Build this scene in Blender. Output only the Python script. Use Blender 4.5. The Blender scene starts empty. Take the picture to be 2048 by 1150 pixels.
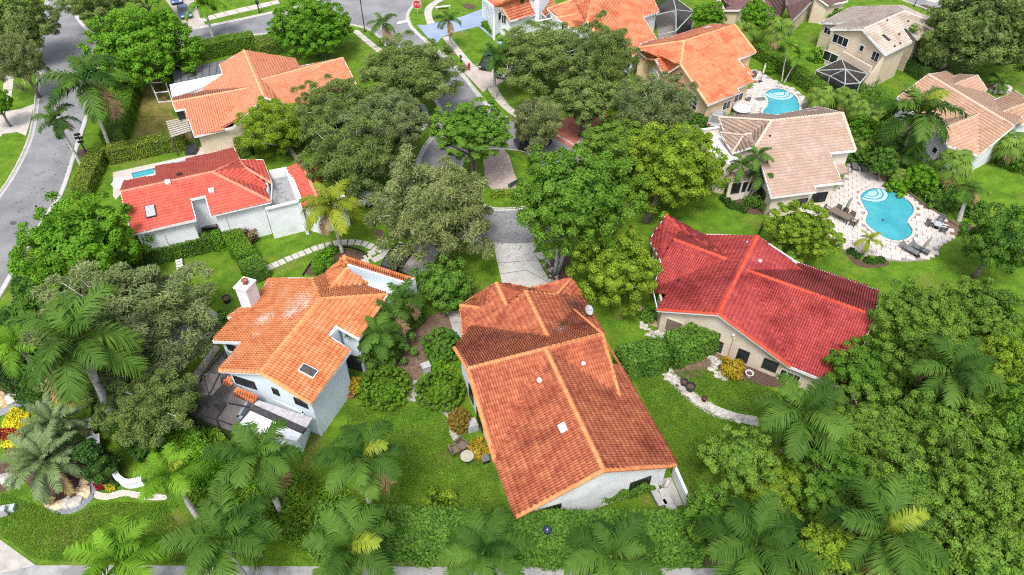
import bpy, math, random
import numpy as np

# ------------------------------------------------------------------ camera, sky, sun, exposure
sc = bpy.context.scene
F = 1365.0; PIT = math.radians(43.0); CH = 45.0      # focal length in photo pixels, pitch, flying height
CP, SP = math.cos(PIT), math.sin(PIT)
cam = bpy.data.cameras.new('drone_camera'); cam.sensor_width = 36.0; cam.lens = 36.0 * F / 2048.0
cam.clip_end = 2000.0; cam.clip_start = 0.5
camo = bpy.data.objects.new('drone_camera', cam); sc.collection.objects.link(camo)
camo.location = (0, 0, CH); camo.rotation_euler = (math.radians(90) - PIT, 0, 0)
sc.camera = camo
SUN_EL, SUN_AZ = 61.0, 190.0                          # azimuth from +Y clockwise: light comes from the left, slightly behind the camera
world = bpy.data.worlds.new('World'); sc.world = world; world.use_nodes = True
wn = world.node_tree; wn.nodes.clear()
wo = wn.nodes.new('ShaderNodeOutputWorld'); bg = wn.nodes.new('ShaderNodeBackground')
sky = wn.nodes.new('ShaderNodeTexSky'); sky.sky_type = 'NISHITA'; sky.sun_disc = False
sky.sun_elevation = math.radians(SUN_EL); sky.sun_rotation = math.radians(SUN_AZ)
sky.air_density = 1.0; sky.dust_density = 4.0; sky.ozone_density = 1.0
hs = wn.nodes.new('ShaderNodeHueSaturation'); hs.inputs['Saturation'].default_value = 0.45   # thin cloud cover greys the sky light
wn.links.new(sky.outputs[0], hs.inputs['Color']); wn.links.new(hs.outputs[0], bg.inputs[0])
bg.inputs[1].default_value = 0.14; wn.links.new(bg.outputs[0], wo.inputs[0])
sl = bpy.data.lights.new('sun', 'SUN'); sl.energy = 1.5; sl.angle = math.radians(14); sl.color = (1.0, 0.96, 0.9)
so = bpy.data.objects.new('sun', sl); sc.collection.objects.link(so)
az, el = math.radians(SUN_AZ), math.radians(SUN_EL)
from mathutils import Vector
so.rotation_euler = Vector((math.sin(az)*math.cos(el), math.cos(az)*math.cos(el), math.sin(el))).to_track_quat('Z', 'Y').to_euler()
so.location = (-60, -40, 120)
sc.view_settings.view_transform = 'Standard'; sc.view_settings.look = 'None'
sc.view_settings.exposure = 1.0; sc.view_settings.gamma = 1.0
sc.render.engine = 'CYCLES'
sc.cycles.max_bounces = 5; sc.cycles.use_adaptive_sampling = False; sc.cycles.sample_clamp_indirect = 4.0; sc.cycles.transparent_max_bounces = 10; sc.cycles.use_denoising = False; sc.cycles.filter_width = 1.1

rng = np.random.default_rng(7); random.seed(7)
A3 = lambda *v: np.array(v, float)

# ------------------------------------------------------------------ geometry of the place: image measurement -> metres
def P(px, py, z=0.0):
    u = (px - 1024) / F; v = (575 - py) / F
    d = A3(u, CP + v * SP, -SP + v * CP); t = (z - CH) / d[2]
    return A3(0, 0, CH) + t * d
def above(b, py):
    v = (575 - py) / F
    return CH + b[1] * (v * CP - SP) / (CP + v * SP)
def pxm(p):                                            # photo pixels per metre at a point
    return F / (p[1] * CP - (p[2] - CH) * SP)
def unit(v): return v / max(1e-9, np.linalg.norm(v))
def pl(a, b, c):
    n = unit(np.cross(b - a, c - a)); return (a, n if n[2] > 0 else -n)
def on(px, py, plane):
    o = A3(0, 0, CH); d = unit(P(px, py, 0) - o); a, n = plane
    return o + d * (np.dot(a - o, n) / np.dot(d, n))
def mir(r0, r1, plane):                                # the same slope on the other side of a level ridge
    d = unit(r1 - r0); h = unit(A3(-d[1], d[0], 0)); n = plane[1]
    return (r0, n - 2 * np.dot(n, h) * h)
def rand(a, b, n=None): return rng.uniform(a, b, n)

# ------------------------------------------------------------------ scene objects
col = sc.collection; OFF = {}
def tag(o, label=None, cat=None, group=None, kind=None):
    if label: o['label'] = label
    if cat: o['category'] = cat
    if group: o['group'] = group
    if kind: o['kind'] = kind
    return o
def thing(name, loc, label, cat, group=None):
    o = bpy.data.objects.new(name, None); col.objects.link(o); o.empty_display_size = 0.3
    o.location = tuple(loc); OFF[o] = A3(*loc)
    return tag(o, label, cat, group)
def mesh_np(name, V, polys, tint=None, smooth=False):
    """polys: list of int arrays (m,k)"""
    me = bpy.data.meshes.new(name); V = np.asarray(V, np.float32)
    me.vertices.add(len(V)); me.vertices.foreach_set('co', V.ravel())
    polys = [np.asarray(p, np.int32) for p in polys if len(p)]
    nl = sum(p.size for p in polys); nf = sum(len(p) for p in polys)
    me.loops.add(nl); me.polygons.add(nf)
    me.loops.foreach_set('vertex_index', np.concatenate([p.ravel() for p in polys]))
    st = []; k = 0
    for p in polys:
        st.append(k + np.arange(len(p)) * p.shape[1]); k += p.size
    me.polygons.foreach_set('loop_start', np.concatenate(st).astype(np.int32))
    if smooth: me.polygons.foreach_set('use_smooth', np.ones(nf, bool))
    if tint is not None:
        a = me.attributes.new('tint', 'FLOAT', 'POINT'); a.data.foreach_set('value', np.asarray(tint, np.float32))
    me.update(calc_edges=True); me.validate()
    return me
def link(name, me, m, parent=None, off=None):
    o = bpy.data.objects.new(name, me); col.objects.link(o)
    if m is not None and not me.materials: me.materials.append(m)
    if parent is not None: o.parent = parent; OFF[o] = OFF[parent]
    else: OFF[o] = A3(0, 0, 0) if off is None else off
    return o
def part(name, V, polys, m, parent=None, tint=None, smooth=False):
    V = np.asarray(V, float)
    if parent is None:
        off = A3(V[:, 0].mean(), V[:, 1].mean(), V[:, 2].min())
        o = link(name, mesh_np(name, V - off, polys, tint, smooth), m, None, off); o.location = tuple(off); return o
    return link(name, mesh_np(name, V - OFF[parent], polys, tint, smooth), m, parent)
class MB:
    """collects simple solids, built as one mesh"""
    def __init__(s): s.V = []; s.Q = []; s.T = []; s.N = []; s.n = 0
    def add(s, V, quads=(), tris=(), ngons=()):
        V = [tuple(v) for v in V]; k = s.n
        s.V += V; s.n += len(V)
        s.Q += [[i + k for i in q] for q in quads]; s.T += [[i + k for i in q] for q in tris]; s.N += [[i + k for i in q] for q in ngons]
        return s
    def hexa(s, b, t):                                  # 4 bottom points, 4 top points
        return s.add(list(b) + list(t), [(3,2,1,0),(4,5,6,7),(0,1,5,4),(1,2,6,5),(2,3,7,6),(3,0,4,7)])
    def box(s, c, sx, sy, sz, rz=0.0):                  # centre of the base
        ca, sa = math.cos(rz), math.sin(rz); pts = []
        for dz in (0, sz):
            for (x, y) in ((-sx/2,-sy/2),(sx/2,-sy/2),(sx/2,sy/2),(-sx/2,sy/2)):
                pts.append((c[0] + x*ca - y*sa, c[1] + x*sa + y*ca, c[2] + dz))
        return s.hexa(pts[:4], pts[4:])
    def bar(s, p, q, w, h=None):                        # square bar between two points
        p = A3(*p); q = A3(*q); d = unit(q - p); h = h or w
        a = unit(np.cross(d, A3(0,0,1) if abs(d[2]) < .95 else A3(1,0,0))); b = np.cross(a, d)
        cs = [-a*w/2 - b*h/2, a*w/2 - b*h/2, a*w/2 + b*h/2, -a*w/2 + b*h/2]
        return s.hexa([p + c for c in cs], [q + c for c in cs])
    def tube(s, pts, rad, k=8, cap=True):
        pts = [A3(*p) for p in pts]; n = len(pts); V = []
        rad = [rad]*n if np.isscalar(rad) else rad
        for i, p in enumerate(pts):
            d = unit(pts[min(i+1, n-1)] - pts[max(i-1, 0)])
            a = unit(np.cross(d, A3(0.13,1,0.07) if abs(d[1]) < .9 else A3(1,0,0))); b = np.cross(d, a)
            for j in range(k):
                t = 2*math.pi*j/k; V.append(p + rad[i]*(math.cos(t)*a + math.sin(t)*b))
        q = [(i*k+j, i*k+(j+1)%k, (i+1)*k+(j+1)%k, (i+1)*k+j) for i in range(n-1) for j in range(k)]
        ng = [list(range(k))[::-1], list(range((n-1)*k, n*k))] if cap else []
        return s.add(V, q, (), ng)
    def lathe(s, c, prof, k=12, cap=True):              # prof: (r, z)
        V = [(c[0]+r*math.cos(2*math.pi*j/k), c[1]+r*math.sin(2*math.pi*j/k), c[2]+z) for r, z in prof for j in range(k)]
        n = len(prof); q = [(i*k+j, i*k+(j+1)%k, (i+1)*k+(j+1)%k, (i+1)*k+j) for i in range(n-1) for j in range(k)]
        return s.add(V, q, (), [list(range(k))[::-1], list(range((n-1)*k, n*k))] if cap else [])
    def prism(s, poly, z0, z1):
        n = len(poly); V = [(p[0], p[1], z0) for p in poly] + [(p[0], p[1], z1) for p in poly]
        return s.add(V, [(i, (i+1)%n, n+(i+1)%n, n+i) for i in range(n)], (), [list(range(n))[::-1], list(range(n, 2*n))])
    def mesh(s, name, off=A3(0,0,0), smooth=False):
        me = bpy.data.meshes.new(name)
        me.from_pydata([tuple(A3(*v) - off) for v in s.V], [], s.Q + s.T + s.N); me.update()
        if smooth: me.polygons.foreach_set('use_smooth', [True]*len(me.polygons))
        return me
    def build(s, name, m, parent=None, smooth=False):
        if parent is not None: return link(name, s.mesh(name, OFF[parent], smooth), m, parent)
        V = np.array(s.V); off = A3(V[:,0].mean(), V[:,1].mean(), V[:,2].min())
        o = link(name, s.mesh(name, off, smooth), m, None, off); o.location = tuple(off); return o
def ccw(poly):
    a = sum(poly[i][0]*poly[(i+1)%len(poly)][1] - poly[(i+1)%len(poly)][0]*poly[i][1] for i in range(len(poly)))
    return list(poly) if a > 0 else list(poly)[::-1]
def smooth(pts, n=5, closed=True):
    p = [A3(*q) for q in pts]; m = len(p); out = []
    for i in range(m if closed else m - 1):
        g = (lambda k: p[k % m]) if closed else (lambda k: p[min(max(k, 0), m-1)])
        a, b, c_, d = g(i-1), g(i), g(i+1), g(i+2)
        for j in range(n):
            t = j/n; out.append(.5*((2*b)+(c_-a)*t+(2*a-5*b+4*c_-d)*t*t+(3*b-a-3*c_+d)*t**3))
    if not closed: out.append(p[-1])
    return out
def gp(pts, z=0.0): return [P(x, y, z) for x, y in pts]
def inpoly(X, Y, poly):
    x = np.array([p[0] for p in poly]); y = np.array([p[1] for p in poly]); r = np.zeros(X.shape, bool); j = len(x)-1
    for i in range(len(x)):
        c_ = ((y[i] > Y) != (y[j] > Y)) & (X < (x[j]-x[i])*(Y-y[i])/(y[j]-y[i]+1e-12)+x[i]); r ^= c_; j = i
    return r
def offset_poly(poly, d):                               # inwards for d > 0, poly counter-clockwise
    n = len(poly); out = []
    for i in range(n):
        a, b, c_ = poly[i-1][:2], poly[i][:2], poly[(i+1)%n][:2]
        d1 = unit(b - a); d2 = unit(c_ - b); n1 = A3(-d1[1], d1[0]); n2 = A3(-d2[1], d2[0])
        m = n1 + n2; l = np.dot(m, m)
        m = n1 if l < .15 else m * (2.0 / l)
        if np.linalg.norm(m) > 1.8: m = unit(m)*1.8
        out.append(b + m * d)
    return out

# ------------------------------------------------------------------ procedural materials
MATS = {}
def mat(name, c1, c2=None, scale=3.0, rough=.8, spec=.25, bump=0.0, bscale=30.0, tint=0.0, metal=0.0, detail=5.0,
        c3=None, s3=0.6, t3=(.5, .62), spots=(), speck=None, transl=0.0, objrand=0.0, lo=.35, hi=.65):
    if name in MATS: return MATS[name]
    m = bpy.data.materials.new(name); m.use_nodes = True; nt = m.node_tree; N = nt.nodes; L = nt.links; N.clear()
    out = N.new('ShaderNodeOutputMaterial'); b = N.new('ShaderNodeBsdfPrincipled')
    b.inputs['Roughness'].default_value = rough; b.inputs['Metallic'].default_value = metal
    b.inputs['Specular IOR Level'].default_value = spec
    geo = N.new('ShaderNodeNewGeometry')
    def noise(s, d=detail):
        t = N.new('ShaderNodeTexNoise'); t.inputs['Scale'].default_value = s; t.inputs['Detail'].default_value = d
        t.inputs['Roughness'].default_value = .62; L.new(geo.outputs['Position'], t.inputs['Vector']); return t.outputs['Fac']
    def rng_(v, a, c_, x=0.0, y=1.0):
        r = N.new('ShaderNodeMapRange'); L.new(v, r.inputs['Value'])
        for k, q in zip(('From Min','From Max','To Min','To Max'), (a, c_, x, y)): r.inputs[k].default_value = q
        return r.outputs['Result']
    def mth(op, a, c_):
        q = N.new('ShaderNodeMath'); q.operation = op
        for i, v in enumerate((a, c_)):
            if isinstance(v, (int, float)): q.inputs[i].default_value = v
            else: L.new(v, q.inputs[i])
        return q.outputs[0]
    def mix(f, a, c_):
        q = N.new('ShaderNodeMix'); q.data_type = 'RGBA'; L.new(f, q.inputs['Factor'])
        for i, v in ((6, a), (7, c_)):
            if isinstance(v, tuple): q.inputs[i].default_value = (*v, 1)
            else: L.new(v, q.inputs[i])
        return q.outputs[2]
    if c2 is None: c2 = tuple(min(1, x*1.18) for x in c1); c1 = tuple(x*.86 for x in c1)
    f = rng_(noise(scale), lo, hi)
    if tint > 0:
        at = N.new('ShaderNodeAttribute'); at.attribute_name = 'tint'
        f = mth('ADD', mth('MULTIPLY', f, 1-tint), mth('MULTIPLY', at.outputs['Fac'], tint))
    if objrand > 0:
        oi = N.new('ShaderNodeObjectInfo'); f = mth('ADD', mth('MULTIPLY', f, 1-objrand), mth('MULTIPLY', oi.outputs['Random'], objrand))
    cc = mix(f, c1, c2)
    if c3 is not None: cc = mix(rng_(noise(s3, 6.0), t3[0], t3[1]), cc, c3)
    for (x, y, r, sc_, am) in spots:                    # stains: centre on plan, radius, colour, strength
        dv = N.new('ShaderNodeVectorMath'); dv.operation = 'SUBTRACT'; L.new(geo.outputs['Position'], dv.inputs[0]); dv.inputs[1].default_value = (x, y, 0)
        dm = N.new('ShaderNodeVectorMath'); dm.operation = 'MULTIPLY'; L.new(dv.outputs[0], dm.inputs[0]); dm.inputs[1].default_value = (1, 1, 0)
        dl = N.new('ShaderNodeVectorMath'); dl.operation = 'LENGTH'; L.new(dm.outputs[0], dl.inputs[0])
        q = mth('ADD', mth('MULTIPLY', dl.outputs['Value'], -1.0/r), 1.0)
        q = rng_(mth('ADD', mth('MULTIPLY', q, .8), mth('MULTIPLY', mth('SUBTRACT', noise(3.5, 6.0), .5), 2.2)), .15, .75, 0, am)
        cc = mix(q, cc, sc_)
    if speck:                                           # fine mottling: scale, contrast
        k_ = rng_(noise(speck[0], 4.0), .3, .7, 1-speck[1], 1+speck[1]); q = N.new('ShaderNodeMix'); q.data_type = 'RGBA'; q.blend_type = 'MULTIPLY'; q.inputs['Factor'].default_value = 1
        L.new(cc, q.inputs[6]); cb = N.new('ShaderNodeCombineColor'); [L.new(k_, cb.inputs[i]) for i in range(3)]; L.new(cb.outputs[0], q.inputs[7]); cc = q.outputs[2]
    L.new(cc, b.inputs['Base Color'])
    if bump > 0:
        bm = N.new('ShaderNodeBump'); bm.inputs['Strength'].default_value = bump; bm.inputs['Distance'].default_value = .05
        L.new(noise(bscale), bm.inputs['Height']); L.new(bm.outputs[0], b.inputs['Normal'])
    if transl > 0:
        tr = N.new('ShaderNodeBsdfTranslucent'); L.new(cc, tr.inputs['Color']); ms = N.new('ShaderNodeMixShader'); ms.inputs[0].default_value = transl
        L.new(b.outputs[0], ms.inputs[1]); L.new(tr.outputs[0], ms.inputs[2]); L.new(ms.outputs[0], out.inputs[0])
    else: L.new(b.outputs[0], out.inputs[0])
    MATS[name] = m; return m
def clear_sheet(name, colr, alpha, rough=.05, spec=.5, ripple=0):  # a see-through sheet (mesh screen, water): part of the light passes straight through
    if name in MATS: return MATS[name]
    m = bpy.data.materials.new(name); m.use_nodes = True; N = m.node_tree.nodes; L = m.node_tree.links
    b = N['Principled BSDF']; b.inputs['Base Color'].default_value = (*colr, 1); b.inputs['Roughness'].default_value = rough
    b.inputs['Specular IOR Level'].default_value = spec; t = N.new('ShaderNodeBsdfTransparent'); x = N.new('ShaderNodeMixShader')
    if ripple:
        g_ = N.new('ShaderNodeNewGeometry'); tx = N.new('ShaderNodeTexNoise'); tx.inputs['Scale'].default_value = 2.6; tx.inputs['Detail'].default_value = 4; bm = N.new('ShaderNodeBump'); bm.inputs['Strength'].default_value = ripple; bm.inputs['Distance'].default_value = .12
        L.new(g_.outputs['Position'], tx.inputs['Vector']); L.new(tx.outputs['Fac'], bm.inputs['Height']); L.new(bm.outputs[0], b.inputs['Normal'])
    x.inputs[0].default_value = alpha; L.new(t.outputs[0], x.inputs[1]); L.new(b.outputs[0], x.inputs[2]); L.new(x.outputs[0], N['Material Output'].inputs[0])
    MATS[name] = m; return m

white = mat('white_paint', (.64,.67,.71), (.74,.77,.80), scale=.8, rough=.75, c3=(.55,.56,.56), s3=.7, t3=(.52,.8))
trim = mat('trim_paint', (.64,.64,.64), (.72,.72,.72), scale=1.5, rough=.6)
glass = mat('window_glass', (.012,.016,.018), (.03,.036,.04), scale=.7, rough=.08, spec=.6)
darkm = mat('dark_metal', (.015,.015,.016), (.03,.03,.03), rough=.45, spec=.4)
greym = mat('grey_metal', (.30,.31,.33), (.42,.43,.45), rough=.4, spec=.5)
concrete = mat('concrete', (.30,.285,.265), (.42,.40,.375), scale=1.3, rough=.9, bump=.15, c3=(.22,.205,.19), s3=.9, t3=(.56,.75))
kerbm = mat('kerb_concrete', (.33,.325,.31), (.46,.455,.44), scale=2.2, rough=.9, bump=.1)
asphalt = mat('asphalt', (.165,.168,.178), (.225,.228,.238), scale=.35, speck=(11,.14), rough=.95, bump=.25, bscale=60, c3=(.13,.13,.138), s3=.12, t3=(.5,.75))
mulch = mat('mulch', (.055,.032,.022), (.13,.085,.065), scale=9, rough=1, bump=.6, bscale=25)
soil = mat('bare_soil', (.10,.065,.045), (.19,.13,.09), scale=3, rough=1, bump=.5, bscale=20)
bark = mat('bark', (.10,.085,.07), (.24,.21,.18), scale=6, rough=1, bump=.5)
palebark = mat('pale_bark', (.30,.29,.27), (.55,.54,.52), scale=3, rough=.95, bump=.3)
darkbark = mat('dark_bark', (.035,.03,.026), (.09,.078,.065), scale=6, rough=1, bump=.5)
rock = mat('pale_rock', (.26,.24,.21), (.54,.52,.48), scale=3, rough=.95, bump=.5, bscale=9, objrand=.4)
tanrock = mat('tan_rock', (.40,.27,.15), (.66,.50,.33), scale=2.5, rough=.95, bump=.6, bscale=8, objrand=.4)
# ------------------------------------------------------------------ ground, roads, paths
grass = mat('lawn_grass', (.046,.112,.008), (.125,.22,.017), scale=.7, rough=.95, spec=.1, bump=1.0, bscale=9, detail=9,
            c3=(.17,.15,.045), s3=.28, t3=(.55,.80), lo=.3, hi=.7, speck=(7, .38))
drygrass = mat('dry_grass', (.15,.14,.035), (.25,.21,.07), scale=.8, rough=1, spec=.1, bump=.7, bscale=14, c3=(.09,.12,.015), s3=.5, t3=(.5,.7))
paint = mat('road_paint', (.5,.5,.5), (.6,.6,.6))
def structure(o): return tag(o, kind='structure')
g = MB().prism([(-400,-250),(400,-250),(400,700),(-400,700)], -1.0, 0.0).build('ground', grass); structure(g)
def sheet(name, pts, z, m, n=0, z0=None):
    p = gp(pts); p = smooth(p, n) if n else p
    mb = MB(); p = ccw(p)
    if z0 is None: mb.add([(q[0], q[1], z) for q in p], (), (), [list(range(len(p)))])
    else: mb.prism(p, z0, z)
    return structure(mb.build(name, m))
def kerb(pts, closed=False, side=1, n=5, gut=.38):
    p = smooth(gp(pts), n, closed); m = len(p); V = []; prof = [(-gut, .018), (0, .03), (.02, .13), (.2, .14), (.22, -.05)]
    for i in range(m):
        a = p[i-1] if (closed or i) else p[i]; b = p[(i+1) % m] if (closed or i < m-1) else p[i]
        d = unit(b - a); nn = A3(d[1], -d[0], 0) * side
        V += [p[i] + nn*x + A3(0,0,z) for x, z in prof]
    k = len(prof); R = m if closed else m-1
    q = [(i*k+j, ((i+1)%m)*k+j, ((i+1)%m)*k+j+1, i*k+j+1) for i in range(R) for j in range(k-1)]
    o = part('kerb', V, [np.array(q)], kerbm); return structure(o)

road_left = [(98,-12),(84,40),(79,100),(78,139),(71,216),(59,278),(30,342),(0,388),(-60,470)]
road_right = [(-60,690),(0,592),(45,514),(104,418),(127,380),(150,310),(177,226),(196,180)]
sheet('road', road_left[::-1] + [(124,-12),(148,22),(163,45),(185,68),(215,92),(215,150)] + road_right[::-1], .010, asphalt)
sheet('road', [(150,68),(200,78),(260,82),(310,76),(367,62),(460,43),(557,22),(640,2),(690,-12),(850,-12),(830,6),(700,50),(640,54),(543,66),(460,75),(383,86),(300,104),(240,130),(185,160)], .014, asphalt)
cul = [(850,-14),(830,8),(817,28),(819,44),(827,58),(854,83),(889,111),(923,146),(951,181),(983,216),(1028,243),(1097,264),(1164,303),(1197,345),(1200,400),(1170,450),(1125,476),(1085,487),(1030,492),(990,490),
       (930,480),(870,450),(835,400),(828,350),(845,300),(872,262),(882,230),(870,202),(840,160),(800,108),(757,73),(735,58),(701,49),(640,50),(640,-14)]
sheet('road', cul, .018, asphalt, 4)
kerb(cul[:14], False, -1); kerb(cul[18:33], False, -1)
kerb(road_left, False, 1); kerb(road_right[:7], False, 1)
kerb([(124,-12),(148,22),(163,45),(185,66),(230,80)], False, -1)
kerb([(300,79),(367,62),(460,43),(557,22),(640,2)], False, -1); kerb([(383,86),(460,75),(543,66),(640,53),(701,49)], False, 1)
sheet('stop_line', [(793,49),(795,44),(819,38),(821,43)], .024, paint)
# traffic island inside the turning circle
isl = [(920,345),(933,312),(962,300),(1010,299),(1052,305),(1080,330),(1090,370),(1075,404),(1042,416),(1000,419),(980,416),(945,400),(925,372)]
sheet('traffic_island', isl, .10, grass, 4, .0); kerb(isl, True, 1, gut=.25)
padm = mat('island_paving', (.33,.26,.23), (.42,.345,.31), scale=2, rough=.95, bump=.2, bscale=40)
sheet('island_paving', [(966,322),(985,305),(1008,300),(1018,312),(1030,352),(1036,366),(1030,378),(990,387),(972,368)], .125, padm, 0, .08)
# bottom footpath, corner slab, street at the upper right
sheet('footpath', [(-120,1131),(210,1131),(600,1133),(1000,1134),(1400,1136),(2170,1140),(2170,1240),(-120,1240)], .03, mat('footpath_concrete', (.26,.26,.265), (.34,.34,.345), scale=.8, rough=.95, bump=.2, c3=(.2,.2,.2), s3=.5), 0, -.1)
sheet('driveway_corner', [(-60,1040),(0,1079),(72,1131),(-60,1160)], .045, concrete, 0, -.1)
sheet('road', [(1790,-14),(1812,0),(1850,14),(1935,40),(1975,46),(2048,80),(2110,120),(2130,40),(1960,14),(1925,0),(1900,-14)], .012, asphalt)
kerb([(1770,-20),(1800,-2),(1848,16),(1905,40)], False, 1); kerb([(1880,-20),(1925,0),(1985,22),(2060,48)], False, -1)
# driveways, pavements
blue = mat('blue_painted_concrete', (.205,.265,.385), (.25,.315,.44), scale=.5, rough=.75)
sheet('blue_driveway', [(834,50),(855,50),(925,33),(968,17),(990,34),(976,48),(1010,93),(1004,93),(957,53),(905,66),(884,75),(874,86),(856,76)], .045, blue, 0, -.05)
sidew = mat('pavement_concrete', (.37,.34,.315), (.47,.44,.41), scale=1.2, rough=.9, bump=.1)
def slabs(pts1, pts2, n, z=.05, name='pavement'):
    """a pavement cast in slabs between two edge lines: one structure, each slab a piece"""
    a = smooth(gp(pts1), 6, False); b = smooth(gp(pts2), 6, False)
    def at(l, t): k = t*(len(l)-1); i = min(int(k), len(l)-2); return l[i]*(1-k+i) + l[i+1]*(k-i)
    e = bpy.data.objects.new(name, None); col.objects.link(e); OFF[e] = A3(0,0,0); structure(e)
    for i in range(n):
        t0, t1 = (i+.03)/n, (i+.97)/n; q = [at(a,t0), at(b,t0), at(b,t1), at(a,t1)]
        MB().prism(ccw(q), -.05, z + rand(-.004,.004)).build('slab', sidew, e)
    return e
slabs([(900,-14),(872,0),(852,14),(849,30),(855,50)], [(915,-14),(888,0),(868,14),(863,30),(870,46)], 9)
slabs([(884,75),(905,100),(930,128),(944,142)], [(899,72),(922,100),(948,130),(962,138)], 8)
slabs([(975,178),(990,200),(1012,222),(1036,238)], [(993,172),(1008,198),(1026,218),(1052,232)], 6)
sheet('driveway', [(926,143),(962,138),(1000,130),(1040,140),(1012,160),(993,172),(975,177),(966,185)], .05, mat('tan_driveway', (.36,.30,.27), (.44,.38,.345), scale=1, rough=.9), 0, -.05)
sheet('red_driveway', [(1080,262),(1110,248),(1168,215),(1215,205),(1215,240),(1180,256),(1164,280),(1150,300),(1097,268)], .045, mat('red_driveway', (.36,.12,.085), (.45,.165,.12), scale=1.5, rough=.9, bump=.2), 0, -.05)
slabs([(1152,288),(1172,256)], [(1168,292),(1186,264)], 2)
sheet('driveway', [(988,490),(1080,485),(1066,505),(1078,524),(1101,566),(1090,640),(1005,640),(1003,560),(993,520)], .05, mat('stained_concrete', (.36,.355,.34), (.46,.455,.435), scale=.8, rough=.9, c3=(.20,.195,.185), s3=.8, t3=(.58,.72)), 0, -.05)
mb = MB()
for (a, b) in (((995,526),(1062,521)), ((1001,548),(1052,540)), ((1052,540),(1101,566))): mb.bar(P(*a,.052), P(*b,.052), .05, .012)
structure(mb.build('driveway_joint', mulch))
slabs([(1066,507),(1104,500)], [(1078,520),(1108,512)], 2)
sheet('driveway', [(800,505),(850,480),(880,500),(860,545),(832,556),(798,540)], .045, concrete, 0, -.05)
sheet('driveway', [(322,-12),(344,18),(360,45),(365,62),(412,50),(400,36),(392,0),(380,-12)], .05, mat('beige_driveway', (.34,.30,.265), (.42,.38,.34), scale=1, rough=.9), 0, -.05)
slabs([(395,38),(440,26),(500,12),(556,0)], [(400,46),(450,33),(510,19),(560,7)], 8)
slabs([(10,143),(6,180),(2,215),(-20,235)], [(30,138),(25,180),(20,213),(8,240)], 6)
sheet('driveway', [(-20,218),(20,222),(44,218),(68,208),(62,240),(52,272),(34,264),(6,268),(-40,300)], .05, sidew, 0, -.05)
slabs([(-20,300),(6,268)], [(-45,300),(-20,262)], 2)
slabs([(703,62),(730,85),(755,105)], [(716,60),(742,82),(766,100)], 4)
slabs([(232,185),(224,225),(217,262)], [(238,185),(230,225),(221,262)], 5)
slabs([(838,210),(846,225),(848,243),(838,262)], [(848,208),(857,225),(858,245),(848,260)], 4)
slabs([(1815,-14),(1840,-2),(1870,6)], [(1825,-16),(1850,-4),(1880,2)], 3)
sheet('mulch_bed', [(1838,14),(1846,9),(1862,14),(1857,21)], .03, mulch, 3)
# planting beds, bare and dry ground
for nm, pts, m in (
    ('mulch_bed', [(152,302),(170,298),(186,303),(184,312),(168,315),(156,311)], mulch),
    ('mulch_bed', [(155,334),(166,325),(182,326),(180,337),(164,341)], mulch),
    ('mulch_bed', [(925,12),(932,7),(946,9),(950,15),(938,19)], mulch),
    ('mulch_bed', [(898,100),(908,96),(914,108),(902,110)], soil),
    ('mulch_bed', [(924,132),(938,128),(946,140),(930,142)], soil),
    ('mulch_bed', [(612,548),(632,520),(655,505),(690,498),(722,506),(735,516),(715,530),(690,512),(668,528),(650,548)], mulch),
    ('bare_soil', [(800,655),(840,640),(900,620),(925,640),(920,690),(860,720),(830,780),(790,800),(760,770),(800,700)], soil),
    ('mulch_bed', [(1095,510),(1135,505),(1140,550),(1110,570),(1095,545)], mulch),
    ('mulch_bed', [(1720,325),(1760,345),(1830,400),(1900,440),(1960,455),(1950,470),(1905,470),(1890,455),(1830,420),(1770,372),(1735,345)], soil),
    ('mulch_bed', [(1690,505),(1712,518),(1738,521),(1768,519),(1778,530),(1745,536),(1712,530)], mulch),
    ('mulch_bed', [(40,940),(70,900),(160,880),(200,930),(190,975),(150,1000),(100,1005),(60,975)], mulch),
    ('mulch_bed', [(-30,740),(30,745),(40,790),(20,820),(-30,840)], mulch),
    ('mulch_bed', [(-20,930),(15,925),(38,960),(25,975),(-20,985)], mulch),
    ('bare_soil', [(780,1108),(1390,1112),(1400,1131),(780,1130)], soil),
    ('bare_soil', [(1240,650),(1280,640),(1320,660),(1300,700),(1250,690)], grass),
    ('mulch_bed', [(1360,700),(1425,665),(1455,690),(1420,740),(1350,760)], soil),
    ('mulch_bed', [(1430,740),(1460,725),(1580,760),(1560,775),(1480,762)], mulch),
    ('mulch_bed', [(1475,385),(1520,395),(1530,425),(1500,428),(1470,410)], mulch),
    ('mulch_bed', [(1805,125),(1830,122),(1900,130),(1880,140),(1815,140)], mulch),
    ('mulch_bed', [(740,430),(755,424),(762,438),(750,448)], mulch), ('mulch_bed', [(752,462),(766,462),(770,485),(758,488)], mulch)):
    sheet(nm, pts, .022 + rand(0,.004), m, 4)
sheet('dry_lawn', [(285,190),(325,150),(352,180),(345,230),(380,262),(372,285),(280,298),(265,286),(275,240)], .012, drygrass, 4)
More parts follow.
